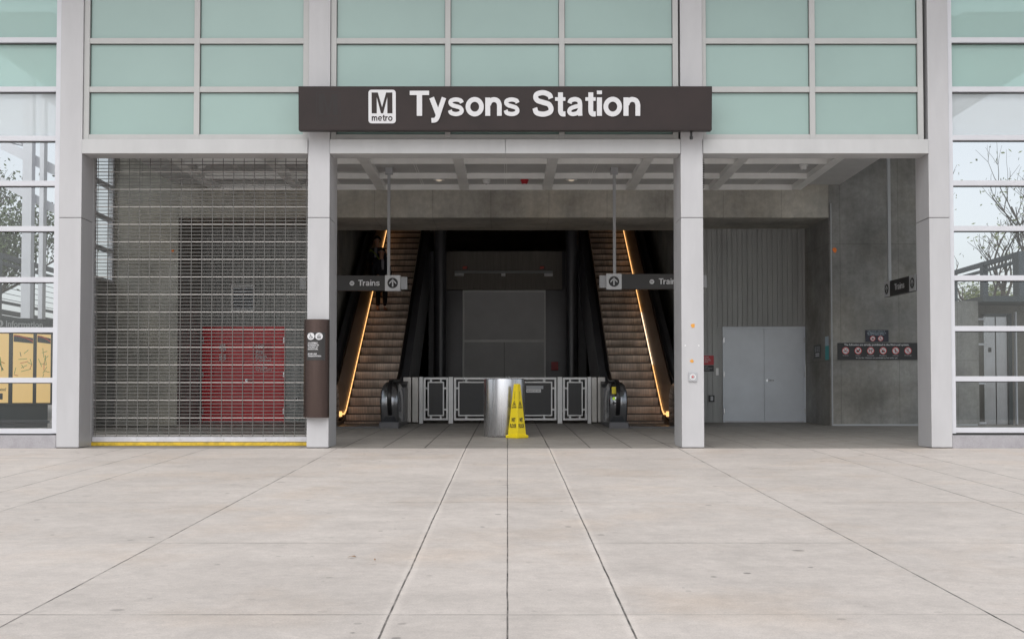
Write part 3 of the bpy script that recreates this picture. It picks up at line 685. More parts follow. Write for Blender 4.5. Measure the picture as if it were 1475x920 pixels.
MB().box(gx0, gx1, YGR-.035, YGR+.035, gz0+.062, gz0+.135).build('bottom_bar', 'bar', rg, .004)
MB().box(gx0-.03, gx1, YGR-.06, YGR+.06, gz0+.002, gz0+.055).build('bottom_seal', 'yelpaint', rg, .006)
MB().box(gx0-.08, gx0-.005, YGR-.08, YGR+.08, 0, gz1).build('guide_rail', 'panel', rg, .004)
bt = MB()
for px in (324, 384, 437, 200, 262): bt.box(X_(px, YGR)-.012, X_(px, YGR)+.012, YGR-.04, YGR-.0355, gz0+.09, gz0+.11)
bt.build('bolt', 'steeld', rg)

# ------------------------------------------------------------------ main sign board
YS = 18.05
ms = empty('station_sign', (0, YS, Z_(188, YS)), 'long dark brown sign board reading Tysons Station above the middle bay', 'sign')
s0, s1, q0, q1 = X_(430, YS, 188), X_(1025.5, YS, 188), Z_(188, YS), Z_(125.2, YS)
MB().box(s0, s1, YS, YS+.16, q0, q1).build('sign_board', 'brown', ms, .008)
seam = MB()
for px in (586, 676, 725, 752, 976): seam.box(X_(px, YS)-.0015, X_(px, YS)+.0015, YS-.0012, YS+.01, q0+.01, q1-.01)
seam.build('panel_seam', 'brown2', ms)
# logo plate
def rrect(x0, x1, z0, z1, r, n=5):
    pts = []
    for cx, cz, a0 in ((x1-r, z1-r, 0), (x0+r, z1-r, 90), (x0+r, z0+r, 180), (x1-r, z0+r, 270)):
        for k in range(n+1):
            a = R(a0+90*k/n); pts.append((cx+r*math.cos(a), cz+r*math.sin(a)))
    return pts
def S(px, py): return (wx(px, py, YS), Z_(py, YS))
def M_poly(l, r_, t_, b_):
    w = r_-l; s = w*.30
    m = (l+r_)/2
    return [[(l, t_), (l+s*.82, t_), (l+s*.82, b_), (l, b_)], [(r_-s*.82, t_), (r_, t_), (r_, b_), (r_-s*.82, b_)],
            [(l+s*.82, t_), (l+s*1.0, t_), (m, b_-(b_-t_)*.30), (m, b_), (m-w*.055, b_), (l+s*.82, t_+(b_-t_)*.22)],
            [(r_-s*1.0, t_), (r_-s*.82, t_), (r_-s*.82, t_+(b_-t_)*.22), (m+w*.055, b_), (m, b_), (m, b_-(b_-t_)*.30)]]
for (L0, R0, T0, B0, m1, m2, dy, mm) in ((531, 570.3, 130.5, 178.2, 'letter', 'brown', .012, 0), (455.5, 491, 132.5, 179, 'brown2', 'brown', .0008, 1)):
    lg = MB()
    a, b, c, d = S(L0, B0)[0], S(R0, B0)[0], S(L0, B0)[1], S(R0, T0)[1]
    if mm == 0: lg.prism(rrect(a, b, c, d, .045), YS-dy, YS+.001, 'y')
    else:
        lg.prism(rrect(a, b, c, d, .045), YS-dy*.5, YS+.001, 'y', 1)
        o_ = rrect(a, b, c, d, .045); i_ = rrect(a+.012, b-.012, c+.012, d-.012, .035); n_ = len(o_)
        lg.add([(p[0], YS-dy, p[1]) for p in o_+i_], [(j, (j+1) % n_, n_+(j+1) % n_, n_+j) for j in range(n_)], 0)
    plate = lg.build('logo_plate' if mm == 0 else 'faded_logo_trace', [m1, m2], ms)
    W_ = R0-L0
    gl = MB()
    for poly in M_poly(L0+W_*.12, R0-W_*.12, T0+W_*.10, B0-W_*.36): gl.quadxz([S(*p) for p in poly], YS-dy-.0015)
    gl.build('logo_letter', 'brown' if mm == 0 else 'brown2', plate, fix=False)
    x0, z0 = S(L0+W_*.12, B0-W_*.09); x1, z1 = S(R0-W_*.12, B0-W_*.28)
    glyphs('metro', x0, x1, z0, z0+(z1-z0)*1.2, YS-dy-.0015, 'brown' if mm == 0 else 'brown2', plate, 0)
x0, z0 = S(590.5, 167.6); x1, z1 = S(748.5, 132.3)
glyphs('Tysons', x0, x1, z0, z1, YS-.02, 'letter', ms, .018)
x0, z0 = S(767, 167.6); x1, z1 = S(922, 131.9)
glyphs('Station', x0, x1, z0, z1, YS-.02, 'letter', ms, .018)
hd = MB()
for px in (600, 856): hd.box(X_(px, YS)-.05, X_(px, YS)+.05, YS+.161, YF+.03, q0+.2, q1-.1)
hd.build('bracket', 'mull', ms)
for px, e in ((458.5, 0), (996, 1)):
    pass
k = MB(); xk = X_(997.5, YS, 190); k.box(xk-.015, xk+.015, YS+.1, YS+.14, q0-.07, q0).lathe([(.0, -.03), (.025, -.02), (.025, .02), (0, .03)], (xk, YS+.12, q0-.09), 10)
k.build('hook', 'black', ms)
for o in children(ms): pass
ms.rotation_euler = (R(3.5), 0, 0)

# ------------------------------------------------------------------ hanging direction signs
YH = 24.2
def hanging_sign(label, flip, group='hanging direction signs', name_text='Trains'):
    """built centred on the origin, facing -Y; length 2.08 m"""
    L2 = 1.04; h = .148
    root = empty('hanging_sign', (0, 0, 0), label, 'sign', group)
    e = -1 if flip else 1                    # arrow on the right end unless flipped
    MB().box(-L2+.13, L2-.13, -.055, .055, -h, h).build('sign_box', 'signdark', root, .004)
    MB().box(-L2, -L2+.129, -.035, .035, -h*.8, h*.82).build('end_bracket', 'stub', root, .003)
    MB().box(L2-.129, L2, -.035, .035, -h*.8, h*.82).build('end_bracket', 'stub', root, .003)
    for face in (-1, 1):
        y = face*.055
        xa = e*(L2-.13-.148)
        pm = MB().box(xa-.149, xa+.149, y-.006 if face < 0 else y+.0002, y-.0002 if face < 0 else y+.006, -h-.004, h+.004)
        p = pm.build('arrow_plate', 'platewhite', root, .001)
        yy = y+face*.008
        MB().disc(xa, 0, .102, yy, 0, 32).build('arrow_disc', 'black', p, fix=False)
        ar = MB(); y2 = yy+face*.002
        ar.quadxz([(xa-.013, -.07), (xa+.013, -.07), (xa+.013, .055), (xa-.013, .055)], y2)
        for s in (-1, 1): ar.quadxz([(xa, .078), (xa+s*.068, .008), (xa+s*.068, -.026), (xa, .045)], y2)
        ar.build('arrow', 'platewhite', p, fix=False)
    # round badge and word on the front face
    bd = MB(); bxx = .215-e*0.0 if not flip else .215
    c = -.10-.0 if not flip else 0
    return root
def sign_words(root, cxm, x0, x1, x_face=-1):
    bd = MB().disc(cxm, -.005, .046, -.0575, 0, 28, .0).build('badge', 'letter', root, fix=False)
    text('SV', cxm-.028, cxm+.028, -.02, .012, -.0595, 'signdark', bd, 'lettering', .02, 0)
    glyphs('Trains', x0, x1, -.052, .060, -.0595, 'letter', root, .002)
pxm = 74.4
c1 = X_(509.5, YH, 408); c2 = X_(940.5, YH, 406)
zs1, zs2 = Z_(408, YH), Z_(405.8, YH)
def rods_(root, zc_):
    zt_ = zc+.01-zc_
    for x in (-.70, .70): pass
def add_rods(root, zloc, xs):
    top = zc+.0-zloc
    for x in xs:
        MB().box(x-.028, x+.028, -.028, .028, .153, top).build('rod', 'stub', root, .003)
        MB().box(x-.07, x+.07, -.07, .07, top-.012, top+.112).build('ceiling_plate', 'stub', root)
h1 = hanging_sign('hanging sign left of the pair with arrow on its right, crossing the left escalator', False)
sign_words(h1, (507.5-509.5)/pxm, (516.5-509.5)/pxm, (547.5-509.5)/pxm)
add_rods(h1, zs1, [(560-509.5)/pxm, (459-509.5)/pxm])
h1.location = (c1, YH, zs1)
h2 = hanging_sign('hanging sign right of the pair with arrow on its left, crossing the right escalator', True)
sign_words(h2, (938.5-940.5)/pxm, (948.5-940.5)/pxm, (979-940.5)/pxm)
add_rods(h2, zs2, [(885-940.5)/pxm, (995-940.5)/pxm])
h2.location = (c2, YH, zs2)
# third sign, seen end-on at the right
h3 = empty('hanging_sign', (0, 0, 0), 'hanging sign seen nearly end-on beside the right outer column', 'sign', 'hanging direction signs')
L2 = .80
MB().box(-L2, L2, -.055, .055, -.15, .15).build('sign_box', 'signdark', h3, .004)
for xa in (-L2+.15, L2-.15):
    p = MB().box(xa-.15, xa+.15, -.062, -.0555, -.154, .154).build('arrow_plate', 'platewhite', h3, .001)
    MB().disc(xa, 0, .102, -.064, 0, 32).build('arrow_disc', 'black', p, fix=False)
    ar = MB().quadxz([(xa-.013, -.07), (xa+.013, -.07), (xa+.013, .055), (xa-.013, .055)], -.066)
    for s in (-1, 1): ar.quadxz([(xa, .078), (xa+s*.068, .008), (xa+s*.068, -.026), (xa, .045)], -.066)
    ar.build('arrow', 'platewhite', p, fix=False)
glyphs('Trains', -.25, .25, -.055, .065, -.059, 'letter', h3, .002)
MB().box(-L2-.05, -L2-.001, -.035, .035, -.12, .12).build('end_bracket', 'stub', h3)
z3 = Z_(412, 24.3)
MB().box(-.69, -.63, -.03, .03, .152, 6.5-z3).build('rod', 'stub', h3, .003)
h3.location = (X_(1300, 24.3), 24.3, z3); h3.rotation_euler = (0, 0, R(-86))

# ------------------------------------------------------------------ ceiling and lintel devices
def smoke(px, py, Y, label, m='white', red=False):
    z = zc+.113; Yp = Y
    root = empty('smoke_detector' if not red else 'alarm_strobe', (X_(px, Yp, py), Yp, z), label, 'smoke detector' if not red else 'alarm light')
    x = root.location.x
    MB().lathe([(0, -.0), (.085, -.0), (.085, -.025), (.07, -.035), (.065, -.075), (.045, -.09), (0, -.092)], (x, Yp, z), 20).build('housing', 'red' if red else 'white', root)
    if red: MB().lathe([(.03, -.09), (.03, -.11), (0, -.115)], (x, Yp, z), 12).build('lens', 'white', root)
    else: MB().lathe([(.02, -.09), (.02, -.1), (0, -.1)], (x, Yp, z), 12).build('sensor', 'stub', root)
smoke(700.5, 262, 25.5, 'white smoke detector on the ceiling left of the red alarm')
smoke(755.5, 258, 25.5, 'small red alarm strobe on the middle of the ceiling', red=True)
smoke(1157.5, 240, 23.9, 'white smoke detector on the ceiling of the open right bay')
smoke(290, 240, 23.9, 'white smoke detector on the ceiling above the rolling grille')
for px, lab in ((632.5, 'small round downlight in the ceiling left of the white smoke detector'), (823, 'small round downlight in the ceiling right of the red alarm')):
    Y = 25.5; z = zc+.114; x = X_(px, Y, 261)
    root = empty('downlight', (x, Y, z), lab, 'light', 'ceiling downlights')
    MB().lathe([(.12, 0), (.12, -.012), (.07, -.012), (.07, -.001)], (x, Y, z), 24).build('trim_ring', 'ceilbeam', root)
    MB().lathe([(.065, -.002), (.055, -.02), (.025, -.035), (0, -.04)], (x, Y, z), 20).build('lens', 'lamp', root)
# long fitting and exit signs on bronze panel
Yx = YB-.36
lf = empty('light_fitting', (0, Yx, Z_(394, Yx)), 'long unlit tube light fitting on the bronze panel above the service doors', 'light')
MB().box(X_(655, Yx), X_(796, Yx), Yx-.14, Yx-.04, Z_(394, Yx), Z_(390.8, Yx)).build('tube', 'faintlamp', lf, .01)
MB().box(X_(655, Yx), X_(668, Yx), Yx-.12, Yx-.001, Z_(398, Yx), Z_(394.3, Yx)).box(X_(784, Yx), X_(796, Yx), Yx-.12, Yx-.001, Z_(398, Yx), Z_(394.3, Yx)).box(X_(722, Yx), X_(728, Yx), Yx-.12, Yx-.001, Z_(398, Yx), Z_(394.3, Yx)).build('bracket', 'rail', lf)
for px, lab in ((670, 'small dim red exit sign above the left end of the tube fitting'), (781, 'small dim red exit sign above the right end of the tube fitting')):
    ex = empty('exit_sign', (X_(px, Yx), Yx, Z_(388, Yx)), lab, 'sign', 'exit signs')
    MB().box(X_(px-3.5, Yx), X_(px+3.5, Yx), Yx-.04, Yx-.002, Z_(388, Yx), Z_(383.5, Yx)).build('face', 'signdark', ex)
    text('EXIT', X_(px-3, Yx), X_(px+3, Yx), Z_(387.4, Yx), Z_(384.2, Yx), Yx-.044, 'exitred', ex, 'lettering', .02, .002)

# ------------------------------------------------------------------ escalators
YC = 25.8; FZ = floor_z(YC); K = .577; T0 = 27.07; YTOP = 41.5
def base(Y):
    t = Y-T0; w = .5
    if t <= -w: return FZ
    if t >= w: return FZ+K*t
    return FZ+K*(t+w)**2/(4*w)
YSAM = [YC-.2, 26.2, 26.5, 26.65, 26.8, 26.95, 27.1, 27.25, 27.4, 27.55, 27.8, 29, 31, 33, 35, 37, 39, YTOP]
def ribbon(mb, x0, x1, lo, hi, ys=YSAM, mi=0, dx=0):
    """solid strip following the stair line; dx leans the upper edge sideways"""
    n = len(ys)
    vs = []
    for Y in ys:
        a, b = lo(Y), hi(Y)
        vs += [(x0, Y, a), (x1, Y, a), (x1+dx, Y, b), (x0+dx, Y, b)]
    fs = [(0, 1, 2, 3), ((n-1)*4+3, (n-1)*4+2, (n-1)*4+1, (n-1)*4)]
    for i in range(n-1):
        for j in range(4): fs.append((i*4+j, (i+1)*4+j, (i+1)*4+(j+1) % 4, i*4+(j+1) % 4))
    return mb.add(vs, fs, mi)
steps_yz = [(26.33, .012), (26.74, .03), (27.1, .10), (27.45, .25)]
while steps_yz[-1][0] < YTOP-.5:
    y, z = steps_yz[-1]; 
    if len(steps_yz) == 4: steps_yz.append((27.8, .425))
    else: steps_yz.append((y+.35, z+.202))
def escalator(cx, s, label):
    """s = +1: wall side (lit strip) at +x of the centre, -1: at -x"""
    root = empty('escalator', (cx, YC, FZ), label, 'escalator', 'escalators')
    first = None
    for i, (y, z) in enumerate(steps_yz):
        zz_ = FZ+z; zp = FZ+(steps_yz[i-1][1] if i else -.01)
        r_ = zz_-zp+.03
        prof = [(y, zz_), (y+.0, zz_-.012), (y+.014, zz_-.03), (y+.016, zz_-r_*.35), (y+.03, zz_-r_*.6), (y+.06, zz_-r_*.85), (y+.08, zz_-r_), (y+.42, zz_-r_), (y+.42, zz_)]
        m = MB().prism(prof, cx-.5, cx+.5, 'x')
        o = m.build('step', 'step', root, 0)
        MB().box(cx-.499, cx+.499, y-.006, y+.03, zz_-.028, zz_+.003).build('nosing_shadow_band', 'skirt', o)  # dark band on the step edge, painting the shadow line between steps
    MB().box(cx-.55, cx+.55, YC-.75, YC+.1, FZ-.1, FZ+.012).box(cx-.55, cx+.55, YC+.101, YC+.5, FZ-.1, FZ+.009).build('comb_plate', 'clad', root, .004)
    for e in (-1, 1):
        wall = (e == s)
        b = MB(); x0, x1 = (cx+e*.505, cx+e*.53)
        ribbon(b, x0, x1, lambda Y: base(Y)-.35 if Y > 27 else FZ-.05, lambda Y: base(Y)+.09); b.build('skirt_panel', 'skirt', root)
        # balustrade panel
        b = MB(); ribbon(b, cx+e*.515, cx+e*.545, lambda Y: base(Y)+.145, lambda Y: base(Y)+.82, dx=e*.12); b.build('balustrade', 'balus' if wall else 'clad', root)
        # outer deck and cladding
        b = MB(); ribbon(b, cx+e*.695, cx+e*.88, lambda Y: max(FZ-.2, base(Y)-.9) if Y > 27.5 else FZ-.2, lambda Y: base(Y)+(.84 if Y > 26.9 else .80), [y for y in YSAM if y > 26.1]); b.build('cladding', 'clad', root)
        # handrail belt with newel loop
        hx = cx+e*.70
        pts = [(25.6, .20), (25.25, .18), (24.98, .26), (24.82, .42), (24.77, .58), (24.82, .74), (24.95, .86), (25.15, .92), (25.4, .935), (26.2, .94), (26.6, .95), (26.9, 1.0), (27.2, 1.1)]
        pts = [(y, FZ+z) for y, z in pts]+[(y, base(y)+.955) for y in (27.55, 28.5, 30, 32, 34, 36, 38, 40, YTOP)]
        hb = MB(); n = len(pts); hw = .046; ht = .022; vs = []
        for i, (y, z) in enumerate(pts):
            ya, za = pts[max(i-1, 0)]; yb, zb2 = pts[min(i+1, n-1)]
            d = Vector((yb-ya, zb2-za)).normalized(); nn = Vector((-d.y, d.x))
            for (u, v) in ((-hw, -.3), (-hw*.9, .6), (-hw*.5, 1), (hw*.5, 1), (hw*.9, .6), (hw, -.3), (hw*.6, -1), (-hw*.6, -1)):
                vs.append((hx+u, y+nn.x*ht*v, z+nn.y*ht*v))
        fs = [tuple(range(8)), tuple(range((n-1)*8, n*8))]
        for i in range(n-1):
            for j in range(8): fs.append((i*8+j, i*8+(j+1) % 8, (i+1)*8+(j+1) % 8, (i+1)*8+j))
        hb.add(vs, fs, 0, True); hb.build('handrail', 'rubber', root)
        # newel body: rounded steel end, section bulging at mid height
        nb = MB(); rows = []; xin, xout = e*.50, e*.86
        prof = [(FZ+.10, 1.0, 0), (FZ+.18, 1.02, .03), (FZ+.35, 1.05, .10), (FZ+.55, 1.04, .12), (FZ+.72, .96, .06), (FZ+.83, .80, -.06), (FZ+.895, .52, -.22), (FZ+.915, .2, -.35)]
        xc = (xin+xout)/2; hwid = abs(xout-xin)/2
        vs = []; ring = 10
        for z, k_, fwd in prof:
            yf = 25.09-fwd*.8 if fwd < 0 else 25.09-fwd
            for j in range(ring+1):
                a = math.pi*j/ring
                vs.append((cx+xc-hwid*k_*math.cos(a), yf+.10-.10*math.sin(a)-.04, z))
            vs.append((cx+xc+hwid*k_, 26.3, z)); vs.append((cx+xc-hwid*k_, 26.3, z))
        w_ = ring+3
        fs = [(i*w_+j, i*w_+(j+1) % w_, (i+1)*w_+(j+1) % w_, (i+1)*w_+j) for i in range(len(prof)-1) for j in range(w_)]
        fs.append(tuple((len(prof)-1)*w_+j for j in range(w_)))
        nb.add(vs, fs, 0, True); nw = nb.build('newel', 'newel', root)
        MB().box(cx+e*.49, cx+e*.88, 24.88, 26.3, FZ-.1, FZ+.10).build('newel_base', 'clad', root, .01)
        if not wall and s > 0:
            MB().box(hx-.075*1-.05, hx-.055+.02, 24.86, 24.875, FZ+.66, FZ+.80).build('warning_label', 'yel', nw)
            MB().disc(hx-.09, FZ+.57, .028, 24.80, 0, 20).build('status_lamp', 'green', nw, fix=False)
            MB().disc(hx-.09, FZ+.48, .026, 24.80, 0, 20).build('push_button', 'black', nw, fix=False)
    # lit strip on the wall side
    x0, x1 = cx+s*.500, cx+s*.5045
    y = 26.85; i = 0; rr = random.Random(3 if s > 0 else 5)
    MB().add([(x0, 26.55, FZ+.19), (x0, 26.8, FZ+.19), (x0, 26.8, FZ+.30), (x0, 26.55, FZ+.30), (x1+s*.03, 26.55, FZ+.19), (x1+s*.03, 26.8, FZ+.19), (x1+s*.03, 26.8, FZ+.30), (x1+s*.03, 26.55, FZ+.30)], [(0,1,2,3), (4,5,6,7), (0,1,5,4), (2,3,7,6), (0,3,7,4), (1,2,6,5)]).build('light_strip', 'strip', root)
    while y < YTOP-1.2:
        ye = y+1.18
        ysx = [y+(ye-y)*k/4 for k in range(5)]
        b = MB(); ribbon(b, x0-s*.012, x1, lambda Y: base(Y)+.092+max(0, .10-(Y-26.9)*.25), lambda Y: base(Y)+.122+max(0, .10-(Y-26.9)*.25), ysx)
        b.build('light_strip', ('stripw' if i in ((2, 3) if s > 0 else (6, 9)) else 'strip'), root)
        y = ye+.03; i += 1
    return root
eL = escalator(-3.045, -1, 'left escalator with two people on it, lit strip along its left side')
eR = escalator(2.90, 1, 'right escalator with empty steps and lit strip along its right side')

# ------------------------------------------------------------------ gate and railings between escalators
YT = 27.2; gz = floor_z(YT)
def P(px): return X_(px, YT, 570)
zt_, zb_ = Z_(543.5, YT), Z_(605, YT)
def rect_frame(mb, x0, x1, z0, z1, w, y0, y1):
    mb.box(x0, x0+w, y0, y1, z0, z1).box(x1-w, x1, y0, y1, z0, z1).box(x0+w, x1-w, y0, y1, z0, z0+w).box(x0+w, x1-w, y0, y1, z1-w, z1)
def rail_unit(name, x0, x1, label, cat, group=None, ins=.055):
    root = empty(name, ((x0+x1)/2, YT, gz), label, cat, group)
    a = MB(); rect_frame(a, x0, x1, zb_, zt_, .045, YT-.022, YT+.022); a.build('outer_frame', 'rail', root, .004)
    b = MB(); j = .045+ins; rect_frame(b, x0+j-.01, x1-j+.01, zb_+j-.01, zt_-j+.01, .028, YT-.018, YT+.018); b.build('inner_frame', 'rail', root, .003)
    c = MB()
    for f_ in ((.3, .7) if x1-x0 < 1.2 else (.12, .36, .64, .88)):
        x = x0+(x1-x0)*f_
        c.box(x-.02, x+.02, YT-.01, YT+.01, zb_+.045, zb_+j-.01).box(x-.02, x+.02, YT-.01, YT+.01, zt_-j+.01, zt_-.045)
    for f_ in (.25, .75):
        z = zb_+(zt_-zb_)*f_
        c.box(x0+.045, x0+j-.01, YT-.01, YT+.01, z-.02, z+.02).box(x1-j+.01, x1-.045, YT-.01, YT+.01, z-.02, z+.02)
    c.build('spacer', 'rail', root)
    jj = j+.018
    pm = MB().box(x0+jj, x1-jj, YT-.004, YT+.004, zb_+jj, zt_-jj); pm.build('infill_panel', 'infill', root)  # dark sheet standing in for the darkness seen through the open frame
    return root
rail_unit('railing_panel', P(610), P(645.7), 'narrow grey railing panel with dark stand-in sheet in its open frame left of the wide gate', 'railing', 'railing panels beside the gate')
rail_unit('railing_panel', P(810.7), P(845.5), 'narrow grey railing panel with dark stand-in sheet in its open frame right of the wide gate', 'railing', 'railing panels beside the gate')
gt = rail_unit('gate', P(654), P(801.5), 'wide grey metal gate with dark stand-in sheet in its open frame behind the steel bin', 'gate')
pq = MB().box(X_(758, YT), X_(782.5, YT), YT-.014, YT-.005, Z_(560, YT), Z_(555.3, YT), 0).box(X_(758, YT), X_(779, YT), YT-.014, YT-.005, Z_(565, YT), Z_(560.3, YT), 1).build('notice_plate', ['stub', 'white'], gt)
text('EMERGENCY EXIT ONLY', X_(759, YT), X_(778, YT), Z_(563.6, YT), Z_(561.6, YT), YT-.0155, 'signdark', gt, 'lettering', .01, 0)
for a, b, lab in ((604, 609.3, 'outer post of the railing left of the gate'), (646.3, 652.7, 'left gate post beside the steel bin'), (803, 809.8, 'right gate post beside the notice on the gate'), (846.3, 851.5, 'outer post of the railing right of the gate')):
    tag(MB().box(P(a), P(b), YT-.045, YT+.045, gz, zt_+.012).build('gate_post', 'rail', None, .004), lab, 'post', 'posts of the gate barrier')
for a, b, lab in ((594, 602.5, 'pale steel infill panel beside the left escalator newel'), (852.3, 859.5, 'pale steel infill panel between gate barrier and right escalator'), (861, 871.5, 'wider pale steel infill panel touching the right escalator newel'), (581, 592, 'wider pale steel infill panel touching the left escalator newel')):
    tag(MB().box(P(a), P(b), YT-.02, YT+.3, gz+.03, zt_+.005).build('infill_panel', 'railpanel', None, .003), lab, 'panel', 'pale panels beside the escalators')

# ------------------------------------------------------------------ steel bin
Yb = 21.75; zbn = floor_z(Yb)
xb = X_(726.5, Yb, 590); rb_ = X_(756, Yb, 590)-xb; hb_ = Z_(545.5, Yb)-zbn
bn = empty('litter_bin', (xb, Yb, zbn), 'round brushed steel litter bin behind the yellow cone', 'bin')
MB().lathe([(rb_-.02, 0), (rb_-.005, .015), (rb_, .03), (rb_, hb_-.03), (rb_-.004, hb_-.008), (rb_-.02, hb_), (rb_-.10, hb_-.004), (rb_-.14, hb_-.05), (0, hb_-.06)], (xb, Yb, zbn), 64).build('drum', 'steel', bn)
MB().lathe([(.13, 0), (.13, .045), (.10, .06), (0, .062)], (xb+.0, Yb-.05, zbn+hb_-.055), 32).build('ashtray', 'steeld', bn)
MB().tube([(xb+.03, Yb, zbn+hb_-.02), (xb+.03, Yb, zbn+hb_+.04), (xb+.08, Yb, zbn+hb_+.045), (xb+.08, Yb, zbn+hb_-.02)], .008).build('handle', 'steeld', bn)
MB().lathe([(rb_-.03, 0), (rb_-.03, -.01)], (xb, Yb, zbn+.012), 48).build('base_ring', 'black', bn)
lk = MB().disc(X_(700, Yb-rb_), zbn+.24, .01, Yb-.30, 0, 12)
# ------------------------------------------------------------------ wet floor cone (four sided)
Yc = 21.2; zcn = floor_z(Yc)
xc = X_(744.7, Yc, 600)
cn = empty('wet_floor_cone', (0, 0, 0), 'tall yellow four-sided wet floor cone in front of the steel bin', 'safety cone')
H = .915
prof = [(.139, 0), (.139, .050), (.116, .054), (.110, .066), (.044, .895), (.040, .910), (.030, .915)]
vs = []; fs = []
for hw, z in prof:
    if z < .056: vs += [(-hw, -hw, z), (hw, -hw, z), (hw, hw, z), (-hw, hw, z)]
    else: vs += [(-hw, -hw, z), (hw, -hw, z), (hw, hw, z), (-hw, hw, z)]
n = len(prof)
for i in range(n-1):
    for j in range(4): fs.append((i*4+j, i*4+(j+1) % 4, (i+1)*4+(j+1) % 4, (i+1)*4+j))
fs.append((0, 1, 2, 3)); fs.append(tuple((n-1)*4+j for j in range(4)))
MB().add(vs, fs).build('cone_body', 'yellow', cn, .008)
for ang in (0, 90, 180, 270):
    def face_pt(u, z):   # u = metres along face, z = height
        hw = .110+(z-.066)*(.044-.110)/(.895-.066)+.0022
        v = Vector((u, -hw, z)); v.rotate(Matrix.Rotation(R(ang), 3, 'Z')); return v
    dec = MB()
    def tri(pts): dec.add([face_pt(*p) for p in pts], [tuple(range(len(pts)))])
    # warning triangle outline with falling figure, and an exclamation streak above
    cz = .585
    o3 = [(-.042, cz-.035), (.042, cz-.035), (0, cz+.05)]; i3 = [(-.030, cz-.027), (.030, cz-.027), (0, cz+.035)]
    for k in range(3): tri([o3[k], o3[(k+1) % 3], i3[(k+1) % 3], i3[k]])
    tri([(-.014, cz-.02), (.018, cz-.02), (.004, cz+.012), (-.006, cz+.018)])
    tri([(-.003, .655), (.003, .655), (.003, .79), (-.003, .79)])
    dc = dec.build('warning_triangle', 'black', cn, fix=False)
    for body, z0, z1, hw_, bo in (('CAUTION', .505, .538, .052, .05), ('WET', .272, .342, .046, .04), ('FLOOR', .172, .242, .070, .04)):
        o = text(body, -hw_, hw_, z0, z1, 0, 'black', cn, 'lettering', bo, 0)
        for v in o.data.vertices:
            v.co = face_pt(v.co.x, v.co.z)
        o.data.update()
cn.location = (xc, Yc, zcn); cn.rotation_euler = (0, 0, R(-42))

# ------------------------------------------------------------------ curved info panel on the left middle column
xi0, xi1 = X_(438, YF), X_(475, YF); zi0, zi1 = Z_(601, YF-.05), Z_(460, YF-.05)
ip = empty('column_sign', ((xi0+xi1)/2, YF-.05, zi0), 'curved dark bronze information panel wrapped round the left middle column', 'sign')
xc_, hw = (xi0+xi1)/2, (xi1-xi0)/2
def arc_pts(a0, a1, n, rx, ry): return [(xc_-rx*math.cos(a0+(a1-a0)*k/n), YF-.002-ry*math.sin(a0+(a1-a0)*k/n)) for k in range(n+1)]
zsp = Z_(519, YF-.1)
MB().prism(arc_pts(0, math.pi, 28, hw, .13), zi0, zsp-.003, 'z', 0, True).prism(arc_pts(0, math.pi, 28, hw, .13), zsp+.003, zi1, 'z', 0, True).prism(arc_pts(0, math.pi, 28, hw-.006, .124), zi0+.01, zi1-.01, 'z').build('curved_cover', 'bronze', ip)
def arcy(x, off=.0): 
    c = max(-1, min(1, (x-xc_)/hw)); return YF-.002-.13*math.sqrt(max(0, 1-c*c))-off
def on_arc(o, off):
    for v in o.data.vertices:
        x = v.co.x+ip.location.x; v.co.y = arcy(x, off)-ip.location.y
    o.data.update(); return o
fp = MB(); NX = 14; xa, xb2 = X_(444, YF), X_(470, YF); za, zb3 = zsp+.004, Z_(484.5-6, YF-.1)
vs = [(xa+(xb2-xa)*k/NX, arcy(xa+(xb2-xa)*k/NX, .0015), z) for z in (za, zb3) for k in range(NX+1)]
fp.add(vs, [(k, k+1, NX+2+k, NX+1+k) for k in range(NX)], 0, True).build('text_panel', 'signdark', ip, fix=False)
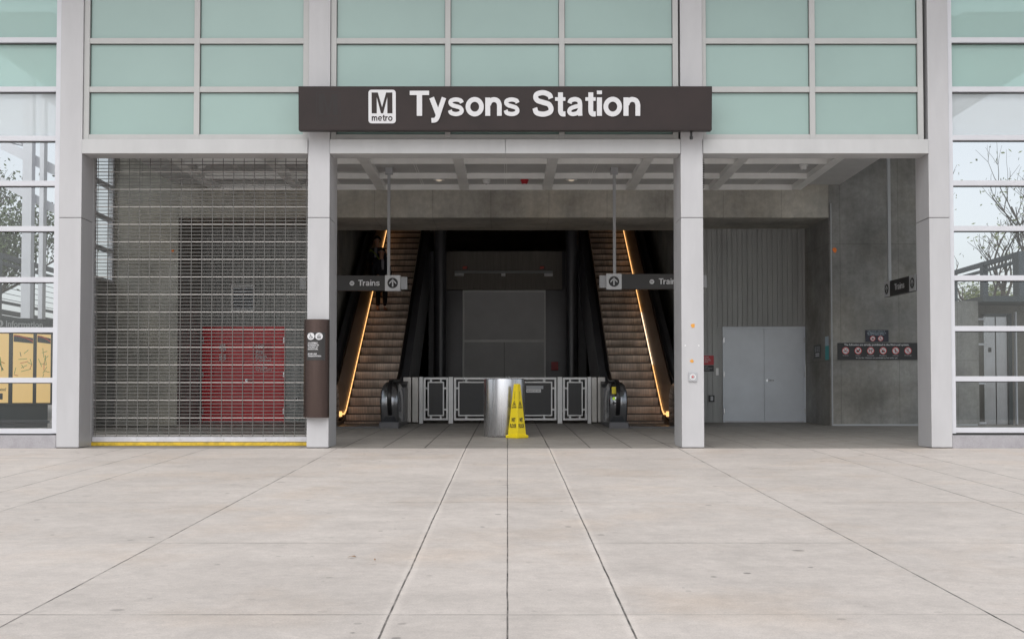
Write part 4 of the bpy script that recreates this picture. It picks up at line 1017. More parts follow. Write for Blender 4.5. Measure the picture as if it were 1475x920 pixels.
for k, (pl_, pr_) in enumerate(((443, 453.8), (454.7, 465.6))):
    cxd = (X_(pl_, YF-.1)+X_(pr_, YF-.1))/2; czd = Z_(484.3, YF-.1); rr = .054
    d = MB()
    for row in range(12):
        z0 = -1+row/6; z1 = -1+(row+1)/6
        w0_, w1_ = math.sqrt(max(0, 1-z0*z0)), math.sqrt(max(0, 1-z1*z1))
        a_ = [(cxd-rr*w0_, 0, czd+rr*z0), (cxd, 0, czd+rr*z0), (cxd+rr*w0_, 0, czd+rr*z0), (cxd+rr*w1_, 0, czd+rr*z1), (cxd, 0, czd+rr*z1), (cxd-rr*w1_, 0, czd+rr*z1)]
        d.add(a_, [(0, 1, 4, 5), (1, 2, 3, 4)])
    pc = on_arc(d.build('pictogram', 'letter', ip, fix=False), .004)
    g_ = MB()
    def gq(pts): g_.add([(cxd+p[0]*rr, 0, czd+p[1]*rr) for p in pts], [tuple(range(len(pts)))])
    if k == 0:
        for a in range(10):
            t0_, t1_ = R(150+a*21), R(150+(a+1)*21)
            gq([(-.05+.42*math.cos(t0_), -.2+.42*math.sin(t0_)), (-.05+.42*math.cos(t1_), -.2+.42*math.sin(t1_)), (-.05+.3*math.cos(t1_), -.2+.3*math.sin(t1_)), (-.05+.3*math.cos(t0_), -.2+.3*math.sin(t0_))])
        gq([(-.25, .5), (-.1, .5), (0, -.1), (-.15, -.1)]); gq([(-.1, -.02), (.35, -.02), (.35, -.14), (-.1, -.14)]); gq([(.25, -.05), (.38, -.05), (.6, -.45), (.48, -.5)]); gq([(-.2, .2), (.2, .2), (.2, .1), (-.2, .1)]); gq([(-.28, .75), (-.1, .75), (-.1, .58), (-.28, .58)])
    else:
        gq([(-.45, -.55), (.45, -.55), (.45, -.45), (-.45, -.45)]); gq([(-.45, .05), (.45, .05), (.45, -.05), (-.45, -.05)]); gq([(-.45, -.45), (-.35, -.45), (-.35, -.05), (-.45, -.05)]); gq([(.35, -.45), (.45, -.45), (.45, -.05), (.35, -.05)])
        for x_ in (-.22, 0, .22): gq([(x_-.07, -.4), (x_+.07, -.4), (x_+.07, -.12), (x_-.07, -.12)])
        gq([(-.35, .2), (-.08, .2), (-.2, .6)]); gq([(.35, .6), (.08, .6), (.2, .2)])
    on_arc(g_.build('glyph', 'black', pc, fix=False), .006)
for body, pt, pb, pr_ in (('ACCESSIBLE', 492.8, 495, 457.5), ('ENTRANCE TO', 495.8, 498, 459.5), ('THE REST OF', 498.8, 500.8, 458), ('ESCALATORS.', 501.6, 503.6, 458.5), ('SILVER LINE', 508.5, 510.6, 456.5), ('TYSONS STATION', 511.6, 513.8, 462.5)):
    on_arc(TX(body, 443.4, pr_, pt, pb, YF-.12, 'letter', ip, .03, 'lettering', 0), .004)

# ------------------------------------------------------------------ small things on walls and columns
def plate(name, label, cat, pl, pr, pt, pb, Y, m, th=.012, lines=(), m2='letter', root_name=None):
    x0, x1, z0, z1 = X_(pl, Y, pt), X_(pr, Y, pt), Z_(pb, Y), Z_(pt, Y)
    root = empty(name, ((x0+x1)/2, Y, (z0+z1)/2), label, cat)
    MB().box(x0, x1, Y-th, Y-.001, z0, z1).build('plate', m, root, .002)
    for body, a, b, c, d in lines: TX(body, a, b, c, d, Y-th-.003, m2, root, .02, 'lettering', .001)
    return root
Yp = YW
def picto(root, px, py, r, Y, kind):
    cx_, cz_ = X_(px, Y, py), Z_(py, Y)
    m = MB().disc(cx_, cz_, r*.98, Y-.003, 0, 28).disc(cx_, cz_, r, Y-.006, 1, 28, r*.84)
    def q(pts): m.quadxz([(cx_+p[0]*r, cz_+p[1]*r) for p in pts], Y-.0045, 2)
    if kind == 'smoke': q([(-.6, -.3), (.35, -.3), (.35, -.08), (-.6, -.08)]); q([(.42, -.3), (.55, -.3), (.55, -.08), (.42, -.08)]); q([(.1, .1), (.2, .1), (.5, .5), (.35, .55)])
    elif kind == 'food': q([(-.45, -.45), (.25, -.45), (.3, .15), (-.5, .15)]); q([(.1, .0), (.55, .0), (.5, .5), (.2, .5)])
    elif kind == 'dog': q([(-.5, -.05), (.3, -.05), (.3, .2), (-.5, .2)]); q([(.2, .1), (.62, .15), (.55, .4), (.25, .42)]); q([(-.5, -.5), (-.35, -.5), (-.32, 0), (-.5, 0)]); q([(.12, -.5), (.28, -.5), (.3, 0), (.12, 0)]); q([(-.6, .38), (-.52, .4), (-.42, .15), (-.5, .12)])
    elif kind == 'radio': q([(-.45, -.45), (.4, -.45), (.5, .05), (-.35, .05)]); q([(-.2, .1), (-.1, .1), (.35, .5), (.25, .55)])
    elif kind == 'litter': q([(-.2, -.6), (.0, -.6), (.05, .3), (-.2, .3)]); q([(-.2, .38), (.0, .38), (.0, .6), (-.2, .6)]); q([(.2, -.55), (.5, -.55), (.5, -.15), (.2, -.15)]); q([(0, .2), (.35, .0), (.35, -.1), (0, .08)])
    elif kind == 'walk': q([(-.1, .3), (.15, .3), (.15, -.1), (-.1, -.1)]); q([(-.05, .38), (.12, .38), (.12, .6), (-.05, .6)]); q([(-.1, -.1), (.02, -.1), (-.25, -.6), (-.4, -.6)]); q([(.02, -.1), (.15, -.1), (.4, -.6), (.25, -.6)]); q([(-.1, .25), (-.1, .1), (-.45, -.1), (-.5, .0)])
    m.quadxz([(cx_-.62*r, cz_+.52*r), (cx_-.52*r, cz_+.62*r), (cx_+.62*r, cz_-.52*r), (cx_+.52*r, cz_-.62*r)], Y-.0055, 1)
    m.build('pictogram', ['letter', 'redbr', 'black'], root, fix=False)
pz = plate('prohibition_sign', 'long black sign with six prohibition symbols on the right concrete wall', 'sign', 1206, 1330, 493.7, 518, YW, 'black', .015)
TX('The following are strictly prohibited in the Metrorail system.', 1216, 1309.5, 494.8, 498.6, YW-.02, 'letter', pz, .02)
for px, kd in zip((1218, 1236, 1254, 1272, 1290, 1307.8), ('smoke', 'food', 'dog', 'radio', 'litter', 'walk')):
    picto(pz, px, 504.9, .076, YW-.0165, kd)
for px, w_, tx in ((1218, 8, 'Smoking'), (1236, 7, 'Eating or'), (1254, 10, 'Animals'), (1272, 10, 'Radios'), (1290, 8, 'Littering'), (1307.8, 10, 'Skating')):
    TX(tx, px-w_/2, px+w_/2, 511.0, 512.6, YW-.019, 'stub', pz, .01)
TX("It's the law. Violators are punishable by fine and/or jail.", 1233, 1293, 514.2, 516.4, YW-.02, 'letter', pz, .01)
p2 = plate('rules_sign', 'small navy sign with two round symbols above the long prohibition sign', 'sign', 1246.3, 1279.5, 475.3, 492.2, YW, 'navy', .015)
for tx, pt, a, b in (('Selling Goods or Services on', 476.2, 1250, 1275), ('the Platform and Station is', 478.6, 1249, 1276), ('Strictly Prohibited by Law', 481.0, 1250, 1274)): TX(tx, a, b, pt, pt+1.9, YW-.019, 'pale', p2, .01)
picto(p2, 1257, 487.4, .056, YW-.0165, 'radio'); picto(p2, 1268.3, 487.4, .056, YW-.0165, 'walk')
tag(plate('wall_sticker', 'narrow teal and white sticker beside the corner conduit', 'sticker', 1196.8, 1199.5, 484.5, 518, YW, 'teal', .004), None)
# fix sticker: place on the splayed wall instead
st_ = [o for o in bpy.data.objects if o.name.startswith('wall_sticker')][0]
for c in children(st_): bpy.data.objects.remove(c)
st_.location = (XR0-.05, YW+.35, Z_(501, YW)); ang = math.atan2(YD-YW, XR1-XR0)
sv = Vector((XR1-XR0, YD-YW, 0)).normalized(); nv = Vector((-sv.y, sv.x, 0))
if nv.x > 0: nv = -nv
def splay_plate(name, label, cat, root, u0, u1, z0, z1, mats, cuts=None):
    base_ = Vector((XR0, YW, 0))
    if root is None:
        root = empty(name, base_+sv*(u0+u1)/2+Vector((0, 0, (z0+z1)/2)), label, cat)
    def pt(u, z, n_): return base_+sv*u+nv*n_+Vector((0, 0, z))
    for (a, b, c, d, m, nm) in cuts:
        vs = [pt(u, z, n_) for n_ in (.002, .006) for (u, z) in ((a, c), (b, c), (b, d), (a, d))]
        MB().add(vs, [(0,1,2,3), (4,5,6,7), (0,1,5,4), (1,2,6,5), (2,3,7,6), (3,0,4,7)]).build(nm, m, root)
    return root
bpy.data.objects.remove(st_)
def u_of(px):   # parameter along the splay for a photo column
    lo, hi = 0, (Vector((XR1, YD, 0))-Vector((XR0, YW, 0))).length
    for _ in range(40):
        m_ = (lo+hi)/2; p = Vector((XR0, YW, 0))+sv*m_
        if 731+1800*p.x/p.y > px: lo = m_
        else: hi = m_
    return lo
ua, ub = u_of(1194.3), u_of(1189.3)
zA, zB, zC = Z_(518, YW+.2), Z_(498, YW+.2), Z_(484.5, YW+.2)
stk = splay_plate('wall_sticker', 'narrow teal and pale blue sticker on the splayed wall by the corner', 'sticker', None, ua, ub, zA, zC, None, [(ua, ub, zA, zB, 'teal', 'lower_half'), (ua, ub, zB, zC, 'pale', 'upper_half')])
ua, ub = u_of(1182.8), u_of(1173)
zA, zC = Z_(516, YW+.7), Z_(496, YW+.7)
gp = splay_plate('wall_plaque', 'small dark grey plaque with three columns of marks on the splayed wall', 'sign', None, ua, ub, zA, zC, None, [(ua, ub, zA, zC, 'signdark', 'plate')])
cuts = []
for k in range(3):
    for j in range(4):
        u0 = ua+(ub-ua)*(.15+.27*k); cuts.append((u0, u0+(ub-ua)*.14, zA+(zC-zA)*(.5+.1*j), zA+(zC-zA)*(.56+.1*j), 'stub', 'mark'))
base_n = nv*.003
for (a, b, c, d, m, nm) in cuts[:]:
    def pt(u, z, n_): return Vector((XR0, YW, 0))+sv*u+nv*n_+Vector((0, 0, z))
    MB().add([pt(a, c, .008), pt(b, c, .008), pt(b, d, .008), pt(a, d, .008)], [(0, 1, 2, 3)]).build('mark', m, gp, fix=False)
for j in range(2): MB().add([pt(ua+(ub-ua)*.2, zA+(zC-zA)*(.16+.14*j), .008), pt(ua+(ub-ua)*.75, zA+(zC-zA)*(.16+.14*j), .008), pt(ua+(ub-ua)*.75, zA+(zC-zA)*(.24+.14*j), .008), pt(ua+(ub-ua)*.2, zA+(zC-zA)*(.24+.14*j), .008)], [(0, 1, 2, 3)]).build('mark', 'letter', gp, fix=False)
# conduit on the corner
tag(MB().tube([(XR0+.035, YW-.02, floor_z(YW)), (XR0+.035, YW-.02, zl+.3)], .016).build('conduit_pipe', 'stub'), 'thin grey conduit pipe running up the right concrete corner', 'pipe')
tag(MB().box(XR0+.05, 9.8, YW-.03, YW-.001, floor_z(YW)-.02, floor_z(YW)+.03).build('base_trim', 'stub', None, .003), 'low grey trim strip along the foot of the right concrete wall', 'trim')
# orange tag
def blob(name, label, px, py, Y, r, m, n=9, sx=1):
    rr = random.Random(int(px)); pts = []
    for k in range(n):
        a = 2*math.pi*k/n; q = r*(.7+.5*rr.random()); pts.append((X_(px, Y, py)+sx*q*math.cos(a), Z_(py, Y)+q*math.sin(a)))
    return tag(MB().prism(pts, Y-.004, Y-.0005, 'y').build(name, m), label, 'sticker')
blob('orange_tag', 'small round orange tag high on the right concrete wall', 1202.3, 360.5, YW, .05, 'orange')
blob('orange_tag', 'small orange mark on the left concrete wall behind the grille', 249, 361.5, YW, .03, 'orange')
blob('yellow_sticker', 'upper torn yellow sticker on the right middle column', 998, 469, YF, .032, 'maporange')
blob('yellow_sticker', 'lower torn yellow sticker on the right middle column', 996.3, 520, YF, .028, 'maporange')
blob('white_mark', 'left white paint chip between the yellow stickers on the column', 987, 497.5, YF, .012, 'white')
blob('white_mark', 'right white paint chip between the yellow stickers on the column', 1006.5, 497.5, YF, .012, 'white')
# steel outlet box on the right middle column
x0, x1, z0, z1 = X_(991, YF), X_(1003.3, YF), Z_(549, YF), Z_(536.3, YF)
ob = empty('outlet_box', ((x0+x1)/2, YF, (z0+z1)/2), 'square steel outlet box on the right middle column', 'outlet')
MB().box(x0, x1, YF-.025, YF-.001, z0, z1).build('box_body', 'stub', ob, .004)
cx_, cz_ = (x0+x1)/2, (z0+z1)/2
MB().disc(cx_, cz_, .042, YF-.027, 0, 24, .032).disc(cx_, cz_, .018, YF-.028, 1, 16).build('cover_ring', ['rail', 'doordark'], ob, fix=False)
MB().box(cx_-.012, cx_+.008, YF-.04, YF-.029, cz_-.008, cz_+.012).build('key_switch', 'redbr', ob)
# right ribbed wall: red sign, black plate, switch, outlet
Yr = YD-.001
a = plate('fire_notice', 'red fire notice on the ribbed wall left of the grey double door', 'sign', 1011, 1028, 512, 525.3, Yr, 'red', .012)
for tx, t_, e_ in (('IN CASE OF', 513.3, 1021), ('FIRE DO NOT', 515.7, 1023), ('USE ELEVATOR', 518.1, 1024), ('USE STAIRS', 520.5, 1020)): TX(tx, 1015, e_, t_, t_+1.6, Yr-.015, 'letter', a, .01)
a = plate('fire_notice', 'small dark red notice on the bay wall right of the gate', 'sign', 794, 804, 521, 533, 34.7, 'red', .012)
a = plate('black_plate', 'small black sign directly below the red fire notice', 'sign', 1011, 1028, 526, 534.8, Yr, 'black', .012)
for tx, t_, e_ in (('NO SMOKING', 527, 1020), ('within 25 feet of', 529.2, 1026), ('this entrance', 531.4, 1022)): TX(tx, 1015, e_, t_, t_+1.5, Yr-.015, 'stub', a, .01)
sw = empty('wall_switch', (X_(1032.3, Yr), Yr, Z_(535, Yr)), 'slim pale switch beside the black plate on the ribbed wall', 'switch')
MB().box(X_(1030.5, Yr), X_(1034.3, Yr), Yr-.03, Yr-.001, Z_(540.3, Yr), Z_(530, Yr)).build('housing', 'rail', sw, .004)
MB().box(X_(1031.3, Yr), X_(1033.5, Yr), Yr-.036, Yr-.0305, Z_(538, Yr), Z_(534, Yr)).build('button', 'white', sw)
so = empty('power_socket', (X_(1024, Yr), Yr, Z_(573.5, Yr)), 'black power socket low on the right ribbed wall', 'outlet')
MB().box(X_(1020, Yr), X_(1028, Yr), Yr-.05, Yr-.001, Z_(578.3, Yr), Z_(569, Yr)).build('housing', 'black', so, .006)
MB().box(X_(1022.3, Yr), X_(1026, Yr), Yr-.056, Yr-.0505, Z_(576.8, Yr), Z_(570.5, Yr)).build('face', 'stub', so)
so = empty('wall_switch', (X_(428, Yr), Yr, Z_(574, Yr)), 'small pale switch right of the red cabinet doors behind the grille', 'switch')
MB().box(X_(426, Yr), X_(430, Yr), Yr-.04, Yr-.001, Z_(578, Yr), Z_(571, Yr)).build('housing', 'white', so, .004)
MB().box(X_(427.2, Yr), X_(429, Yr), Yr-.046, Yr-.0405, Z_(576.5, Yr), Z_(572.5, Yr)).build('button', 'black', so)
# coiled cable beside right middle column
pts = []
for k in range(120):
    z = Z_(229, 19.4)+(Z_(272, 19.4)-Z_(229, 19.4))*k/119
    pts.append((X_(1013.5, 19.4)+.02*math.sin(k*.9), 19.4+.02*math.cos(k*.9), z))
tag(MB().tube(pts, .006, 5).build('coiled_cable', 'black'), 'short coiled black cable hanging behind the right middle column', 'cable')

# ------------------------------------------------------------------ kiosk behind the left glass
kk = empty('map_kiosk', (0, 0, 0), 'dark information kiosk with cream transit maps behind the left glass', 'kiosk')
# local: width along x from -2.4..0 (right end at 0), face at y=0
hz = lambda py: Z_(py, 23.6)
W_k = 2.4
MB().box(-W_k, .03, 0, .25, hz(472), hz(455)).build('header_panel', 'kiosk', kk, .01)
text('Information', -.86+.0, -.18, hz(468.5), hz(459.5), -.006, 'stub', kk, 'lettering', .02, .004)
dsc = MB().disc(-.97, hz(463.8), .062, -.005, 0, 24); dsc.build('info_badge', 'stub', kk, fix=False)
text('i', -.985, -.955, hz(466.5), hz(461), -.008, 'kiosk', kk, 'lettering', .03, 0)
MB().box(-W_k, .03, .02, .25, hz(583), hz(472)-.001).build('cabinet', 'kiosk', kk, .005)
MB().box(-W_k, -.05, .06, .22, floor_z(23.6)+.05, hz(583)-.001).box(-W_k, -.02, .0, .25, hz(610), hz(606)).build('base', 'kiosk', kk, .005)
for kx, (a, b) in enumerate(((-.28, -.02), (-.72, -.35), (-1.62, -.80), (-2.3, -1.7))):
    pan = MB().box(a, b, .005, .019, hz(580), hz(478)).build('map_panel', 'cream', kk, .002)
    if kx in (0, 1):
        hdm = MB().quadxz([(a+.005, hz(490)), (b-.005, hz(492)), (b-.005, hz(484)), (a+.005, hz(480))], .003, 0)
        NS = 8
        for i in range(NS):
            u0, u1 = i/NS, (i+1)/NS
            f = lambda u: hz(480+8*u*u)
            hdm.quadxz([(a+.005+(b-a-.01)*u0, f(u0)-.03), (a+.005+(b-a-.01)*u1, f(u1)-.03), (a+.005+(b-a-.01)*u1, f(u1)), (a+.005+(b-a-.01)*u0, f(u0))], .0015, 1)
        hdm.build('map_header', ['kiosk', 'mapred'], pan, fix=False)
    mp_ = MB(); rr = random.Random(kx+11)
    cxm = (a+b)/2; w_ = (b-a)
    for i in range(12 if kx != 2 else 26):
        x = cxm+rr.uniform(-.42, .42)*w_; z = hz(rr.uniform(500, 540)); an = rr.uniform(0, 3.14); l = rr.uniform(.03, .1 if kx != 2 else .22); th = .005 if kx != 2 else .009
        dx, dz_ = math.cos(an)*l, math.sin(an)*l; nx, nz = -math.sin(an)*th, math.cos(an)*th
        q = [(x-dx, z-dz_), (x+dx, z+dz_)]
        q = [(min(max(p[0], a+.02), b-.02), p[1]) for p in q]
        mp_.quadxz([(q[0][0]-nx, q[0][1]-nz), (q[1][0]-nx, q[1][1]-nz), (q[1][0]+nx, q[1][1]+nz), (q[0][0]+nx, q[0][1]+nz)], .003-.0001*i, rr.choice((0, 1, 2, 3, 4)) if kx == 2 else rr.choice((1, 1, 4, 0)))
    if kx == 2:
        mp_.quadxz([(cxm-.12, hz(530)), (cxm+.02, hz(532)), (cxm+.03, hz(512)), (cxm-.06, hz(510))], .0028, 1)
        mp_.quadxz([(a+.5, hz(575)), (a+.72, hz(575)), (a+.72, hz(566)), (a+.5, hz(566))], .0028, 4)
    mp_.build('route_lines', ['mapred', 'mapgreen', 'maporange', 'mapblue', 'kiosk'], pan, fix=False)
    if kx == 2: text('Need fare information?', a+.28, b-.04, hz(562.5), hz(558), .002, 'kiosk', pan, 'lettering', .02, 0)
kk.location = (X_(75.5, 24.5), 24.5, 0); kk.rotation_euler = (0, 0, R(33))

# ------------------------------------------------------------------ lift entrance behind the right glass
YE = 26.6; ze = floor_z(YE)
el = empty('lift_entrance', (10.3, YE, ze), 'brushed steel lift doors in a glazed enclosure behind the right glass', 'lift')
ex = lambda px: X_(px, YE)
ft = Z_(452, YE)
MB().box(ex(1403), ex(1500), YE+.3, YE+.5, 0, ft+.2).build('shaft_wall', 'concdark', el)
for k, (a, b) in enumerate(((1416.5, 1432.8), (1434.2, 1450.5))):
    MB().box(ex(a), ex(b), YE, YE+.05, ze, Z_(456, YE)).build('door_leaf', 'newel', el, .004)
MB().box(ex(1432.9), ex(1434.1), YE+.02, YE+.04, ze, Z_(456, YE)).build('door_gap', 'black', el)
MB().box(ex(1450.7), ex(1456), YE-.05, YE+.2, ze, ft).box(ex(1416.5), ex(1450.6), YE-.03, YE+.1, Z_(455.8, YE), ft).build('door_frame', 'kiosk', el, .004)
fm = MB()
for a, b, t_, bt_ in ((1399, 1416, 458, 612),):
    fm.box(ex(a), ex(a)+.07, YE-.1, YE-.04, Z_(bt_, YE), Z_(t_, YE))
    for p in (460, 496, 552, 609): fm.box(ex(a)+.071, ex(b), YE-.1, YE-.04, Z_(p+1.5, YE), Z_(p-1.5, YE))
fm.box(ex(1457), ex(1459), YE-.2, YE-.1, ze, Z_(450, YE)).box(ex(1466), ex(1473), YE-.6, YE-.5, ze, Z_(450, YE))
fm.build('side_light_frame', 'mullw', el, .004)
MB().box(ex(1399)+.072, ex(1416), YE-.075, YE-.07, Z_(607, YE), Z_(462, YE)).build('side_glass', 'clearside', el)
MB().box(ex(1423), ex(1427), YE-.012, YE-.001, Z_(507, YE), Z_(500.5, YE)).build('call_plate', 'black', el)
MB().box(ex(1399), ex(1500), YE-.65, YE+.5, ft+.21, ft+.33).build('roof', 'kiosk', el)
# ------------------------------------------------------------------ footbridges
def bridge(sx, label):
    x = sx*11.3; y0, y1 = 27.5, 60.0
    root = empty('footbridge', (x, y0, 0), label, 'bridge')
    zt__, zd = EYE+3.3, EYE+2.05
    MB().box(x, x+sx*2.4, y0, y1, zd-.35, zd-.12).build('deck', 'truss', root, .01)
    rl = MB().box(x-.05, x+.05, y0, y1, zt__-.10, zt__).box(x-.04, x+.04, y0, y1, zt__-.24, zt__-.18).box(x-.05, x+.05, y0, y1, zd-.10, zd).box(x-.03, x+.03, y0, y1, zd+.14, zd+.2)
    rl.build('rail', 'truss', root)
    y = y0+.05; i = 0
    while y < y1:
        w_ = .10 if i % 3 else .17
        MB().box(x-.06, x+.06, y-w_, y+w_, zd-.3, zt__).build('post', 'truss', root); y += 2.0; i += 1
    ms_ = MB(); z = zd+.25
    while z < zt__-.27: ms_.box(x-.006, x+.006, y0, y1, z-.006, z+.006); z += .13
    ms_.build('mesh_wire', 'truss', root)['kind'] = 'stuff'
    for y in (30, 40, 50): MB().box(x+sx*1-.2, x+sx*1+.2, y-.2, y+.2, .0, zd-.36).build('pier', 'concrete', root)
    return root
bridge(-1, 'dark steel footbridge with mesh railing behind the left glass')
bridge(1, 'dark steel footbridge with slim rails behind the right glass, standing in for a reflection')  # added behind the pane in place of a rail reflected in it
# white steel frame posts behind the left glass
for i, (px, w_, lab) in enumerate(((39, .17, 'thick white steel frame post behind the left glass'), (60, .08, 'thin white steel frame post near the jamb behind the left glass'))):
    Yq = 27.0; x = X_(px, Yq)
    fp_ = empty('frame_post', (x, Yq, 0), lab, 'post')
    MB().box(x-w_/2*1.2, x+w_/2*1.2, Yq-.1, Yq+.1, floor_z(Yq), 8.5).build('upright', 'mullw', fp_, .005)
    MB().box(x-w_, x+w_, Yq-.16, Yq+.16, floor_z(Yq), floor_z(Yq)+.03).build('base_plate', 'mullw', fp_)
bmr = empty('roof_beam', (-11, 27.3, 6), 'white sloping steel beams crossing behind the left glass', 'beam')
for (pa, ya), (pb, yb), w_ in (((0, 208), (110, 262), .12), ((0, 262), (110, 318), .10), ((-40, 190), (30, 205), .08)):
    Yq = 27.3
    a = Vector((X_(pa, Yq), Yq, Z_(ya, Yq))); b = Vector((X_(pb, Yq), Yq, Z_(yb, Yq)))
    MB().prism([(a.x, a.z-w_), (b.x, b.z-w_), (b.x, b.z+w_), (a.x, a.z+w_)], Yq-.09, Yq+.09, 'y').build('beam', 'mullw', bmr)
# ------------------------------------------------------------------ trees
def tree(x, y, h, label, seed, leaf, nleaf, bare=False):
    rr = random.Random(seed); z0 = floor_z(min(y, 45))
    root = empty('tree' if not bare else 'reflection_tree', (x, y, z0), label, 'tree', None)
    tr, br, lv = MB(), MB(), MB(); tips = []
    def grow(p, d, L, r, depth):
        n = 4; pts = [p]; q = p.copy(); dd = d.copy()
        for i in range(n):
            dd = (dd+Vector((rr.uniform(-.16, .16), rr.uniform(-.16, .16), rr.uniform(-.02, .14)))).normalized(); q = q+dd*L/n; pts.append(q.copy())
        (tr if depth == 0 else br).tube(pts, r, 7 if depth < 2 else 4, 0, False, r*.55)
        if depth >= 5: tips.extend(pts[1:]); return
        if depth >= 3: tips.append(pts[-1])
        for k in range(rr.choice((2, 3, 3)) if depth else 4):
            a = rr.uniform(0, 6.28); t_ = rr.uniform(.35, .95); s_ = pts[min(n, 1+int(t_*n))]
            nd = (dd*rr.uniform(.7, 1.2)+Vector((math.cos(a), math.sin(a), rr.uniform(.0, .6)))*rr.uniform(.6, .95)).normalized()
            grow(s_, nd, L*rr.uniform(.6, .82), r*rr.uniform(.45, .6), depth+1)
    grow(Vector((x, y, z0-.05)), Vector((0, 0, 1)), h*.34, h*.022, 0)
    tr.build('trunk', 'bark', root, fix=False)
    for i in range(nleaf):
        t_ = rr.choice(tips); c = t_+Vector((rr.gauss(0, .22), rr.gauss(0, .22), rr.gauss(0, .2))); s_ = rr.uniform(.04, .085)
        u = Vector((rr.uniform(-1, 1), rr.uniform(-1, 1), rr.uniform(-1, 1))).normalized(); w_ = u.orthogonal().normalized()
        lv.add([c-u*s_, c+w_*s_*.5, c+u*s_, c-w_*s_*.5], [(0, 1, 2, 3)])
    b_ = br.build('crown', 'bark', root, fix=False)
    if nleaf: lv.build('foliage', leaf, b_, fix=False)
tree(-14.3, 33.5, 6.5, 'leafy small tree beyond the footbridge on the left', 4, 'leaf', 5000)
tree(-19.5, 41, 9, 'sparse tree standing far left beyond the footbridge', 9, 'leaf', 2500)
tree(14.2, 35, 8.5, 'bare branching tree nearest the right glass, standing in for a reflection', 21, 'leafp', 500, True)  # three bare trees added here in place of reflections on the panes
tree(18.0, 37, 10.0, 'taller bare tree further right beyond the footbridge, standing in for a reflection', 33, 'leafp', 700, True)
tree(13.8, 46, 9.5, 'bare tree furthest back behind the right pavilion, standing in for a reflection', 42, 'leafp', 500, True)
for x, y, s_, lab in ((15.5, 40, 5, 'green leafy bush under the bare trees on the right'), (19.0, 47, 6, 'pale green bush far behind the right footbridge'),):
    tree(x, y, s_*.8, lab, int(x*3), 'leafp', 6000)

# ------------------------------------------------------------------ people on the left escalator
def skin_mesh(name, verts, edges, radii, root_i, m, parent, sub=2):
    me = bpy.data.meshes.new(name); me.from_pydata(verts, edges, [])
    o = bpy.data.objects.new(name, me); COL.objects.link(o)
    o.modifiers.new('skin', 'SKIN'); sv_ = me.skin_vertices[0].data if me.skin_vertices else None
    if sv_ is None:
        bpy.context.view_layer.objects.active = o; sv_ = me.skin_vertices[0].data
    for i, r_ in enumerate(radii): sv_[i].radius = (r_, r_) if not isinstance(r_, tuple) else r_; sv_[i].use_root = (i == root_i)
    md = o.modifiers.new('sub', 'SUBSURF'); md.levels = sub; md.render_levels = sub
    bpy.context.view_layer.update()
    ev = o.evaluated_get(bpy.context.evaluated_depsgraph_get())
    me2 = bpy.data.meshes.new_from_object(ev); bpy.data.objects.remove(o)
    for p in me2.polygons: p.use_smooth = True
    me2.materials.clear(); me2.materials.append(MT[m]); me2.name = name
    o2 = bpy.data.objects.new(name, me2); COL.objects.link(o2); o2.parent = parent
    return o2
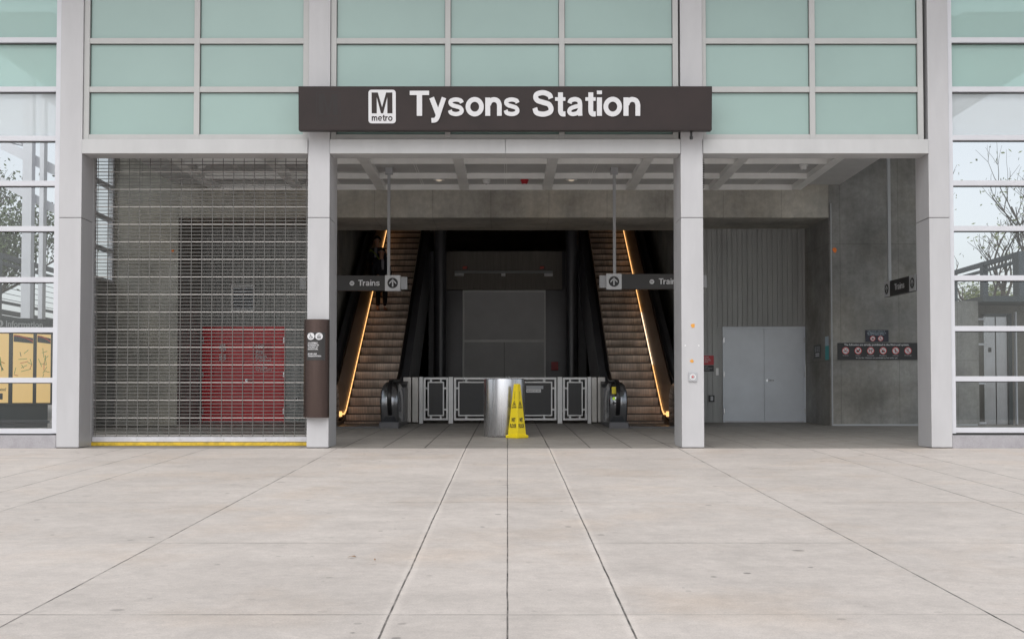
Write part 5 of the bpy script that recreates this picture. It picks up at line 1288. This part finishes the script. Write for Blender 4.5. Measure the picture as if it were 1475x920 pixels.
def person(loc, rz, scale, label, turn, bag=False):
    root = empty('person', (0, 0, 0), label, 'person')
    V, E, Rd = [], [], []
    def add(p, r_, par=None):
        V.append(p); Rd.append(r_)
        if par is not None: E.append((par, len(V)-1))
        return len(V)-1
    # faces -y
    pel = add((0, 0, .95), (.15, .11)); w = add((0, .0, 1.08), (.135, .10), pel); ch = add((0, .01, 1.28), (.155, .11), w); ns = add((0, .02, 1.42), .07, ch)
    nk = add((0, .01, 1.50), .052, ns); hd0 = add((0, -.01, 1.57), (.066, .08), nk); hd1 = add((0, -.01, 1.65), (.076, .092), hd0); hd2 = add((0, .005, 1.71), (.06, .072), hd1)
    legs = []
    for s in (-1, 1):
        hp = add((s*.09, 0, .90), .095, pel); kn = add((s*.10, -.02, .50), .058, hp); an = add((s*.10, .02, .10), .038, kn); hl = add((s*.10, -.03, .045), .036, an); to = add((s*.115, -.16, .03), .028, hl)
        sh = add((s*.17, .02, 1.38), .058, ch); el_ = add((s*.235, .02, 1.12), .043, sh); wr = add((s*.23, -.09, .90), .028, el_); pm = add((s*.225, -.12, .83), (.034, .018), wr)
        for f_ in range(4):
            k1 = add((s*.225, -.095-.02*f_, .775), .009, pm); add((s*.212, -.095-.02*f_, .735+.006*abs(f_-1.5)), .008, k1)
        t1 = add((s*.205, -.155, .82), .010, wr); add((s*.195, -.165, .785), .009, t1)
    skin_mesh('body', V, E, Rd, 0, 'skin', root)
    # jacket
    V, E, Rd = [], [], []
    a = add((0, 0, .90), (.175, .135)); b = add((0, 0, 1.08), (.165, .125), a); c = add((0, .01, 1.28), (.178, .13), b); d = add((0, .02, 1.42), (.10, .085), c)
    for s in (-1, 1):
        sh = add((s*.175, .02, 1.37), .076, c); el_ = add((s*.24, .02, 1.12), .062, sh); add((s*.235, -.085, .91), .045, el_)
    skin_mesh('jacket', V, E, Rd, 0, 'jacket', root)
    MB().add([(-.035, -.138, 1.40), (.035, -.138, 1.40), (.03, -.150, 1.15), (-.03, -.150, 1.15), (-.035, -.10, 1.44), (.035, -.10, 1.44), (-.035, -.10, 1.15), (.035, -.10, 1.15)], [(0,1,2,3), (4,5,7,6), (0,1,5,4), (2,3,6,7)]).build('shirt', 'shirt', root)
    V, E, Rd = [], [], []
    a = add((0, 0, .94), (.165, .125))
    for s in (-1, 1):
        hp = add((s*.09, 0, .86), .108, a); kn = add((s*.10, -.02, .50), .078, hp); add((s*.10, .015, .13), .062, kn)
    skin_mesh('trousers', V, E, Rd, 0, 'trousers', root)
    for s in (-1, 1):
        V, E, Rd = [], [], []
        a = add((s*.10, .035, .04), .042); b = add((s*.105, -.06, .035), .043, a); add((s*.115, -.17, .028), .034, b)
        skin_mesh('shoe', V, E, Rd, 0, 'shoe' , root)
    # hair and face
    hr = bmesh.new(); bmesh.ops.create_uvsphere(hr, u_segments=20, v_segments=14, radius=1)
    for v in list(hr.verts):
        x, y, z = v.co
        if y < -.25 and z < .35: v.co = (x*.5, y*.4+.2, z*.5)
        k_ = 1+.06*math.sin(9*x)*math.cos(8*z)
        v.co = (v.co.x*.098*k_, v.co.y*.112*k_+.012, v.co.z*.115*k_+1.67)
    me = bpy.data.meshes.new('hair'); hr.to_mesh(me); hr.free()
    for p in me.polygons: p.use_smooth = True
    me.materials.append(MT['hair']); o = bpy.data.objects.new('hair', me); COL.objects.link(o); o.parent = root
    fc = MB()
    fc.add([(-.012, -.098, 1.645), (.012, -.098, 1.645), (0, -.122, 1.622), (0, -.095, 1.668)], [(0, 1, 2), (0, 2, 3), (1, 2, 3)]); fc.build('nose', 'skin', root)
    for s in (-1, 1):
        MB().lathe([(0, -.012), (.009, -.006), (.012, 0), (.009, .006), (0, .012)], (s*.03, -.092, 1.66), 10).build('eye', 'eye', root)
        MB().lathe([(0, -.03), (.008, -.015), (.010, .01), (0, .03)], (s*.082, 0, 1.645), 8).build('ear', 'skin', root)
    MB().box(-.022, .022, -.099, -.094, 1.598, 1.604).build('mouth', 'mapred', root)
    if bag:
        b = MB().box(-.30, -.22, -.1, .22, .95, 1.32); b.build('bag', 'trousers', root, .03)
        MB().tube([(-.24, .0, 1.3), (-.15, -.14, 1.36), (.0, -.15, 1.25), (.16, -.12, 1.0)], .016).build('strap', 'hivis', root)
    root.location = loc; root.rotation_euler = (0, 0, R(rz)); root.scale = (scale,)*3
    return root
def step_at(Y): 
    return max((FZ+z for y, z in steps_yz if y <= Y-.12), default=FZ)
Ya = 32.35; person((-3.27, Ya, step_at(Ya)), 20, .93, 'person in a dark jacket standing lower on the left escalator, facing down', 20)
Yb_ = 33.1; person((-3.46, Yb_, step_at(Yb_)), -15, .93, 'person with dark hair and a shoulder bag standing one step above the other', -15, True)

# ------------------------------------------------------------------ litter on the plaza
for i, (px, py, r_) in enumerate(((507.5, 802, .022), (541, 806, .012))):
    Yq = 18.37*130/(py-515); x = (px-731)*Yq/1800; z = floor_z(Yq)
    lab = ('largest dry leaf on the paving left of the centre joints', 'small dry leaf just right of the largest leaf', 'tiny dry leaf near the centre joint at the bottom', 'small brown leaf on the paving at right', 'dark leaf on the paving at lower left of the centre joints')[i]
    m = MB(); an = i*1.1+.6; u = Vector((math.cos(an), math.sin(an), 0)); v = Vector((-u.y, u.x, 0)); c = Vector((x, Yq, z+.004))
    m.add([c-u*r_*1.6, c-u*r_*.4+v*r_*.5+Vector((0, 0, .008)), c+u*r_*1.1+v*r_*.25+Vector((0, 0, .012)), c+u*r_*1.7, c+u*r_*.6-v*r_*.5+Vector((0, 0, .006)), c-u*r_*.5-v*r_*.4+Vector((0, 0, .01))], [(0, 1, 5), (1, 2, 4), (1, 4, 5), (2, 3, 4)])
    tag(m.build('dry_leaf', 'leafdry', fix=False), lab, 'leaf')

# ------------------------------------------------------------------ light
EL, AZ = 50, -15     # sun high behind the camera, slightly from the left
w = bpy.data.worlds.new('World'); scene.world = w; w.use_nodes = True
N, L = w.node_tree.nodes, w.node_tree.links
bg = N['Background']; sky = N.new('ShaderNodeTexSky'); sky.sky_type = 'NISHITA'; sky.sun_disc = False
sky.sun_elevation = R(EL); sky.sun_rotation = R(180-AZ); sky.air_density = 1.0; sky.dust_density = 2.5; sky.ozone_density = 1.0
hs = N.new('ShaderNodeHueSaturation'); hs.inputs['Saturation'].default_value = .25; hs.inputs['Value'].default_value = 1.0
L.new(sky.outputs[0], hs.inputs['Color']); L.new(hs.outputs[0], bg.inputs[0]); bg.inputs[1].default_value = .15
sd = bpy.data.lights.new('sun', 'SUN'); sd.energy = 1.0; sd.angle = R(60); sd.color = (1, .97, .93)
so_ = bpy.data.objects.new('sun', sd); COL.objects.link(so_)
d = Vector((math.sin(R(AZ))*math.cos(R(EL)), -math.cos(R(AZ))*math.cos(R(EL)), math.sin(R(EL))))
so_.rotation_euler = d.to_track_quat('Z', 'Y').to_euler()
vs_ = scene.view_settings; vs_.view_transform = 'Standard'; vs_.look = 'None'; vs_.gamma = 1; vs_.use_curve_mapping = False
vs_.exposure = 0.22
scene.render.engine = 'CYCLES'
scene.cycles.max_bounces = 10; scene.cycles.diffuse_bounces = 6; scene.cycles.transparent_max_bounces = 16
